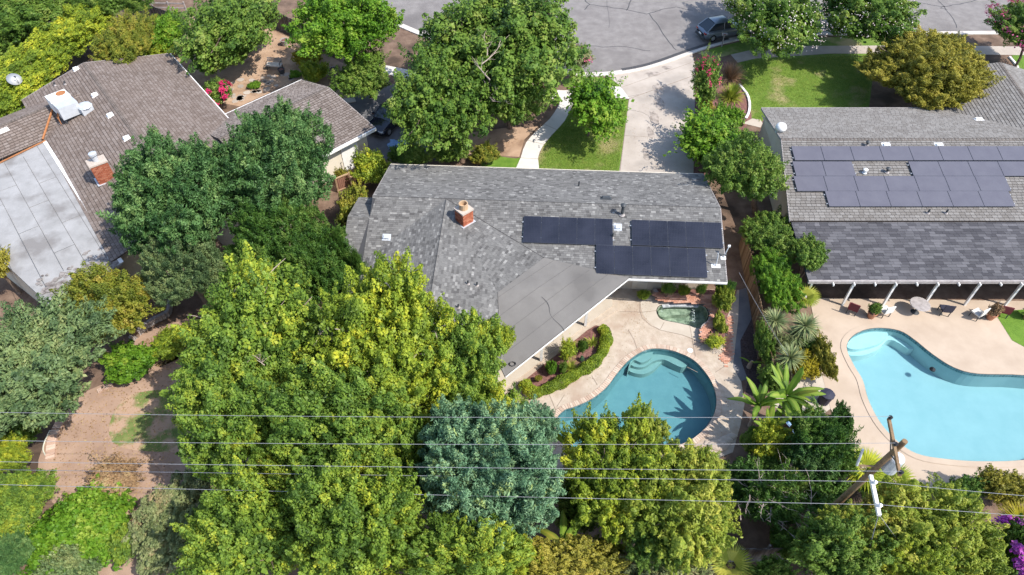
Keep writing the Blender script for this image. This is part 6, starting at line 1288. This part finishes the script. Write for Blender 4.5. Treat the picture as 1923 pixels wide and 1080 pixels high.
for i, (x, y, z, L, lb) in enumerate(((1456, 603, 1.6, .95, 'spiky yucca nearest the plank fence top'), (1512, 612, 1.8, 1.0, 'largest spiky yucca beside the tan deck'), (1484, 672, 1.5, .95, 'spiky yucca above the golden shrub'), (1495, 632, 1.2, .9, 'low spiky yucca between the other yuccas'))): yucca(lb, x, y, z, L, n=260, seed=i)
def fan_palm(label, px, py, z, L, n, m, seed):
    b = G(px, py, z); t = thing('fan_palm', label, 'palm', (b.x, b.y, 0)); build('trunk', MB().tube([Vector((b.x, b.y, 0)), b], [.14, .11], 8), M['bark'], t); r = np.random.default_rng(seed)
    for i in range(n):
        a = i * 2.4; e = r.uniform(.1, .9); d = Vector((math.cos(a) * math.cos(e), math.sin(a) * math.cos(e), math.sin(e))); s = d.cross(Vector((0, 0, 1))).normalized(); u = s.cross(d); V = []; F = []; c = d * (L * .22)
        for k in range(14):
            th = (k / 13 - .5) * 2.6; q = d * math.cos(th) + s * math.sin(th); w = (s * math.cos(th) - d * math.sin(th)) * .035; o = len(V); V += [c, c + q * L * .42 + w + u * .02, c + q * L * .85 - u * .10, c + q * L * .42 - w + u * .02]; F.append((o, o + 1, o + 2, o + 3))
        V = [Vector(v) + Vector((0, 0, b.z)) for v in V]; o = len(V); V += [Vector((0, 0, b.z)) + s * .012, Vector((0, 0, b.z)) - s * .012, Vector((0, 0, b.z)) + c]; F.append((o, o + 1, o + 2))
        me = bpy.data.meshes.new('frond'); me.from_pydata([tuple(v) for v in V], [], F); me.update(); at = me.attributes.new('tint', 'FLOAT', 'POINT'); at.data.foreach_set('value', np.full(len(V), r.uniform(.3, .9), np.float32)); me.materials.append(LM[m]); link(bpy.data.objects.new('frond', me), t)
fan_palm('yellowing fan palm at the corner of the dark patio cover', 1510, 560, 1.4, .9, 16, 'yellowgreen', 1)
fan_palm('small fan palm below the pale yellow green tree', 1372, 1062, 1.2, 1.0, 16, 'yellowgreen', 2)
fan_palm('fan palm behind the utility pole', 1620, 885, 1.6, 1.2, 18, 'lime', 3); fan_palm('golden fan palm above the purple bougainvillea', 1912, 985, 1.4, 1.0, 14, 'yellow', 4); fan_palm('fan palm right of the utility pole transformer', 1672, 905, 1.4, 1.1, 16, 'lime', 5)
def banana_leaf(L, W, droop, seed):
    r = np.random.default_rng(seed); V = []; F = []; T_ = []; n = 10
    for k in range(n + 1):
        f_ = k / n; w = W * (math.sin(math.pi * min(1, f_ * .93 + .05)) ** .6) * (1 if k < n else .1) * (.12 if k == 0 else 1); x = L * f_ * (1 - .25 * droop * f_); z = -droop * L * .55 * f_ * f_
        V += [(x, -w / 2 + r.normal(0, .012), z - .10 * w), (x, -w * .25, z + .02), (x, 0, z), (x, w * .25, z + .02), (x, w / 2 + r.normal(0, .012), z - .10 * w)]; T_ += [.35, .45, .8, .45, .35]
    F = [(k * 5 + j, (k + 1) * 5 + j, (k + 1) * 5 + j + 1, k * 5 + j + 1) for k in range(n) for j in range(4)]
    me = bpy.data.meshes.new('leaf'); me.from_pydata(V, [], F); me.update(); at = me.attributes.new('tint', 'FLOAT', 'POINT'); at.data.foreach_set('value', np.array(T_, np.float32) + .0); me.materials.append(LM['banana']); me.polygons.foreach_set('use_smooth', [True] * len(me.polygons)); return me
BAN = [banana_leaf(1.55, .29, d, i) for i, d in enumerate((.15, .35, .6, .9))]
def banana(label, px, py, h, n, s, seed, els=(.55, 1.4), m=None, dead=0):
    b = G(px, py, 0); t = thing('banana_plant', label, 'banana plant', b); r = random.Random(seed); build('stem', MB().tube([b, b + Vector((0, 0, h * .6)), b + Vector((.05, 0, h))], [.14, .11, .06], 8), M['pale_bark'], t)
    for i in range(n):
        o = bpy.data.objects.new('leaf', BAN[r.randrange(4)]); link(o, t); e = r.uniform(*els); o.location = (0, 0, h - .15 * r.random() - .1); o.rotation_euler = (r.uniform(-.5, .5), -e, i * 2.4 + r.uniform(-.4, .4)); k = s * r.uniform(.75, 1.1); o.scale = (k, k, k)
        if i < dead: o.material_slots[0].link = 'OBJECT'; o.material_slots[0].material = LM['amber']
for i, (x, y, h, n, s, lb) in enumerate(((1408, 800, 2.0, 13, 1.1, 'banana plant nearest the blue pool'), (1452, 790, 2.4, 15, 1.2, 'tallest banana plant beside the blue pool'), (1470, 830, 1.8, 12, 1.05, 'banana plant beside the pale blue sheeting'), (1425, 838, 1.7, 11, 1.0, 'lower banana plant at the boulder side'))): banana(lb, x, y, h, n, s, i, dead=1 if i == 1 else 0)
banana('drooping banana plant with broad torn leaves at the bottom edge', 1050, 1082, 3.6, 9, 1.35, 9, (-.3, .45), dead=2); banana('single banana shoot rising beside the tail of the blue pool', 1062, 880, 2.4, 4, .9, 10, (.8, 1.4))
banana('young banana shoot in the dark side bed', 1406, 690, .6, 3, .5, 12, (.5, 1.2)); 
# ---- patio bed
def hedge_sweep(name, label, pts, z, w, m, seed):
    P = smooth_open([G(x, y, z) for x, y in pts], 8); t = thing(name, label, 'hedge', (P[0].x, P[0].y, 0)); r = np.random.default_rng(seed); A = np.array([tuple(p) for p in P]); seg = np.linalg.norm(np.diff(A, axis=0), axis=1); cum = np.concatenate([[0], np.cumsum(seg)]); N = int(cum[-1] * 1900)
    s = r.uniform(0, cum[-1], N); i = np.clip(np.searchsorted(cum, s) - 1, 0, len(seg) - 1); f_ = ((s - cum[i]) / seg[i])[:, None]; base = A[i] * (1 - f_) + A[i + 1] * f_; tg = (A[i + 1] - A[i]) / seg[i][:, None]; sd = np.stack([-tg[:, 1], tg[:, 0], np.zeros(N)], 1); an = r.uniform(-.5, math.pi + .5, N); wob = 1 + .14 * np.sin(s * 3.1) + .1 * np.sin(s * 7.7 + 1)
    rr = r.uniform(.7, 1.06, N) * wob; out = sd * np.cos(an)[:, None] + np.array([0, 0, 1.0]) * np.sin(an)[:, None]; pos = base + sd * (np.cos(an) * w / 2 * rr)[:, None] + np.array([0, 0, 1.0]) * ((np.sin(an) * .30 * rr) - .12)[:, None] - np.array(ORG[t.name])
    me = leaf_mesh('foliage', pos, out * .7 + r.normal(scale=.5, size=(N, 3)), rdir(N, r), .085 * r.uniform(.7, 1.3, N), .055 * r.uniform(.7, 1.3, N), .45 + .2 * np.sin(s * 2.2) * .4 + r.normal(0, .16, N), LM[m]); link(bpy.data.objects.new('foliage', me), t)
    build('stems', MB().tube([Vector((p.x, p.y, .25)) for p in P], .16, 6), M['bark'], t); return t
hedge_sweep('box_hedge', 'clipped green hedge curving round the patio planting bed', [(984, 716), (992, 729), (1005, 735), (1027, 728), (1060, 712), (1087, 697), (1111, 682), (1129, 663), (1138, 640), (1138, 622), (1128, 613)], .42, .62, 'lime', 3)
for bx, zc, rz, k, m, lb in (((1022, 676, 1048, 708), .5, .45, 'shrub0', 'fresh', 'rounded bright green shrub in the patio bed'), ((1048, 678, 1066, 706), .45, .4, 'shrub1', 'mid', 'small blue green shrub beside the rounded patio shrub'), ((1048, 636, 1084, 684), .9, .6, 'small0', 'lime', 'open lime shrub taller than the others in the patio bed'), ((1082, 636, 1106, 664), .6, .5, 'shrub2', 'mid', 'green shrub next to the spiky plant in the patio bed'), ((1003, 704, 1020, 718), .35, .25, 'shrub1', 'olive', 'small olive plant at the low end of the patio bed'), ((1088, 668, 1098, 680), .25, .2, 'shrub2', 'teal', 'tiny blue green plant in the patio bed mulch')): shrub('patio_shrub', lb, bx, zc, rz, k, m)
tussock('agave', 'spiky variegated plant at the upper end of the patio bed', 1112, 645, 46, .55, .05, 'yellowgreen', 5, .08, 1.2, 'agave'); tussock('agave', 'pale spiky grass plant in the middle of the patio bed', 1072, 692, 90, .55, .03, 'yellowgreen', 6, .08, 1.1, 'agave')
for bx, zc, rz, k, m, lb in (((1193, 544, 1224, 566), .45, .35, 'shrub0', 'lime', 'low lime bush at the start of the brick planter'), ((1240, 532, 1268, 556), 1.0, .7, 'small1', 'mid', 'airy shrub against the rear wall of the grey house'), ((1272, 534, 1298, 560), .7, .5, 'shrub1', 'lime', 'lime shrub in the middle of the brick planter'), ((1306, 532, 1328, 560), .9, .6, 'small0', 'mid', 'thin shrub right of the lime planter shrub'), ((1338, 532, 1378, 590), 1.1, .8, 'shrub2', 'yellowgreen', 'large yellow green shrub at the corner of the brick planter'), ((1336, 586, 1366, 630), .6, .5, 'shrub0', 'yellowgreen', 'yellow flowering shrub beside the spa'), ((1322, 628, 1362, 658), .5, .4, 'small1', 'lime', 'spreading lime plant at the tip of the spa bed'), ((1342, 528, 1384, 552), 1.3, .6, 'shrub1', 'deep', 'dark shrub in the eave shade at the house corner')): shrub('planter_shrub', lb, bx, zc, rz, k, m)
for x, y, lb in ((21.2, 26.0, 'green plant in the left terracotta pot below the dark cover'), (28.2, 25.9, 'orange plant in the middle terracotta pot below the dark cover'), (30.4, 25.9, 'green plant in the right terracotta pot below the dark cover')):
    t = thing('potted_plant', lb, 'plant', (x, y, .43)); put_crown(t, 'shrub0', 'rust' if 'orange' in lb else 'mid', Vector((x, y, .75)), .4, .4, .35, 'foliage')

# ---- grass blades on the lawns and fallen leaves
def scatter(name, polys, n, L, W, upright, m, seed, z=.015, parent=None):
    r = np.random.default_rng(seed); P = []
    for poly in polys:
        q = np.array([tuple(G(x, y))[:2] for x, y in poly]); lo, hi = q.min(0), q.max(0); k = int(n / len(polys) * 2.2); c = r.uniform(lo, hi, (k, 2)); ins = np.zeros(k, bool)
        for i in range(len(q)):
            a, b = q[i], q[(i + 1) % len(q)]; cond = (a[1] > c[:, 1]) != (b[1] > c[:, 1]); xs = (b[0] - a[0]) * (c[:, 1] - a[1]) / (b[1] - a[1] + 1e-9) + a[0]; ins ^= cond & (c[:, 0] < xs)
        P.append(c[ins])
    c = np.vstack(P); N = len(c); pos = np.column_stack([c, np.full(N, z) + (L * .4 if upright else 0) + r.uniform(0, .01, N)])
    axis = nrmz(np.array([0, 0, 1.0]) + r.normal(scale=.45, size=(N, 3))) if upright else rdir(N, r) * np.array([1, 1, .15]); nr = rdir(N, r) + np.array([0, 0, .4]) if upright else np.array([0, 0, 1.0]) + r.normal(scale=.25, size=(N, 3))
    me = leaf_mesh(name, pos, nr, axis, L * r.uniform(.6, 1.3, N), W * r.uniform(.7, 1.3, N), r.normal(.5, .25, N), LM[m]); o = bpy.data.objects.new(name, me); link(o, parent); o['kind'] = 'stuff'; return o
g1 = scatter('lawn_grass', [[(1012, 328), (1012, 298), (1022, 274), (1042, 250), (1062, 228), (1078, 202), (1088, 188), (1163, 190), (1179, 192), (1168, 270), (1159, 333)]], 16000, .09, .022, True, 'turf', 1); tag(g1, 'short mown grass blades of the front lawn beside the driveway', 'grass')
g2 = scatter('lawn_grass', [[(1390, 120), (1425, 113), (1560, 105), (1680, 105), (1638, 142), (1626, 210), (1445, 210), (1425, 230), (1412, 220), (1408, 192), (1392, 165), (1376, 142)]], 20000, .09, .022, True, 'turf', 2); tag(g2, 'short mown grass blades of the lawn beside the taupe house', 'grass')
l1 = scatter('fallen_leaves', [[(150, 745), (330, 670), (330, 960), (110, 950), (90, 850)], [(240, 655), (330, 610), (360, 650), (300, 690)]], 2600, .09, .06, False, 'rust', 3, .014); tag(l1, 'scattered fallen leaves on the bare dirt yard', 'leaf litter')
l2 = scatter('fallen_leaves', [[(350, 130), (420, 60), (600, 110), (700, 160), (560, 150), (450, 198), (400, 190)]], 1200, .09, .06, False, 'rust', 4, .012); tag(l2, 'scattered fallen leaves in the dry front garden', 'leaf litter')
l3 = scatter('fallen_leaves', [[(985, 800), (1044, 792), (1050, 850), (1000, 830)], [(1346, 760), (1390, 740), (1385, 810), (1330, 850), (1300, 850)], [(1000, 742), (1110, 706), (1140, 660), (1150, 640), (1190, 660), (1140, 726), (1050, 768)], [(1170, 560), (1230, 560), (1200, 650), (1165, 640)]], 520, .055, .035, False, 'rust', 5, .034); tag(l3, 'few fallen leaves on the pale deck round the blue pool', 'leaf litter')
l4 = scatter('fallen_leaves', [[(1190, 180), (1300, 150), (1300, 330), (1170, 330)], [(880, 250), (985, 262), (930, 300)]], 420, .06, .04, False, 'rust', 6, .028); tag(l4, 'few fallen leaves on the driveway and the dry verge', 'leaf litter')

# ---- understory between the bigger trees
tree('conifer', 'grey green conifer in front of the broad dark conifer, above the yellow grove', (250, 430, 440, 588), 4.2, 2.4, 'tuft1', 'greygreen', group='big dark conifers')
tree('conifer', 'small dark green conifer between the cypresses and the yellow tipped tree', (520, 455, 660, 590), 4.0, 2.4, 'spray1', 'deep', group='big dark conifers')
tree('understory_tree', 'low grove sapling between the left and yellow tipped grove trees', (500, 600, 640, 760), 4.6, 2.2, 'broad0', 'camphor_deep', nl=7)
tree('understory_tree', 'low lime sapling behind the powdery conifer at the patio corner', (760, 770, 880, 860), 3.2, 1.8, 'broad2', 'camphor', nl=7)
tree('understory_tree', 'low feathery sapling between the powdery conifer and the dull yellow tree', (900, 1000, 1030, 1110), 3.0, 1.6, 'spray1', 'lime', nl=7)
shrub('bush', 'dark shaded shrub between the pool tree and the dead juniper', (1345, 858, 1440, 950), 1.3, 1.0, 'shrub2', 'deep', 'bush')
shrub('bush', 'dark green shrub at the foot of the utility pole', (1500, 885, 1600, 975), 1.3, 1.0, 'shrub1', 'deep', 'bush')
shrub('bush', 'shaded green shrub behind the grey plank fence', (1440, 985, 1530, 1060), 1.2, .9, 'shrub0', 'mid', 'bush')
shrub('bush', 'green leafy shrub left of the spreading ground cover', (-30, 930, 70, 1020), 1.2, 1.0, 'shrub0', 'camphor_deep', 'bush')
shrub('bush', 'green filler shrub between the feathery tree and the lime shrub', (-30, 780, 80, 850), 1.2, 1.0, 'shrub1', 'mid', 'bush')
shrub('bush', 'olive shrub beside the sage shrub under the lowest left grove tree', (300, 985, 410, 1090), 1.0, .9, 'shrub2', 'sage', 'bush')
shrub('bush', 'low green shrub under the leafy front tree along the dry verge', (800, 255, 890, 312), 1.0, .8, 'shrub1', 'mid', 'bush')
shrub('bush', 'green shrub behind the satellite dishes at the left edge', (-30, 30, 60, 110), 2.0, 1.4, 'shrub2', 'mid', 'bush')
shrub('bush', 'grey green shrub in the gap right of the blue pool boulders', (1385, 800, 1440, 860), .9, .8, 'shrub1', 'mid', 'bush')
shrub('bush', 'grey green shrub between the yuccas and the plank fence', (1440, 625, 1490, 665), .9, .7, 'shrub2', 'sage', 'bush')
shrub('bush', 'mid green shrub under the largest yucca', (1490, 630, 1545, 672), .7, .6, 'shrub0', 'mid', 'bush')
shrub('bush', 'green shrub along the low edge of the side lawn fence beside the utility pole', (1590, 880, 1660, 935), 1.0, .8, 'shrub2', 'mid', 'bush')
shrub('bush', 'yellowing shrub beside the bottom dirt path', (205, 985, 262, 1060), .8, .6, 'shrub1', 'camphor', 'bush')
shrub('bush', 'leafy green shrub between the powdery conifer and the pool tree', (1035, 890, 1130, 1010), 1.8, 1.4, 'shrub1', 'mid', 'bush')
shrub('bush', 'olive green shrub under the drooping banana leaves', (1085, 1010, 1190, 1095), 1.6, 1.2, 'shrub0', 'yellowgreen', 'bush')
shrub('bush', 'green shrub in front of the grey plank fence at the bottom edge', (1400, 1045, 1500, 1110), 1.4, 1.0, 'shrub2', 'mid', 'bush')
shrub('bush', 'green shrub under the gap of the left grove trees beside the sage shrub', (370, 930, 450, 1010), 2.0, 1.4, 'shrub1', 'camphor_deep', 'bush')
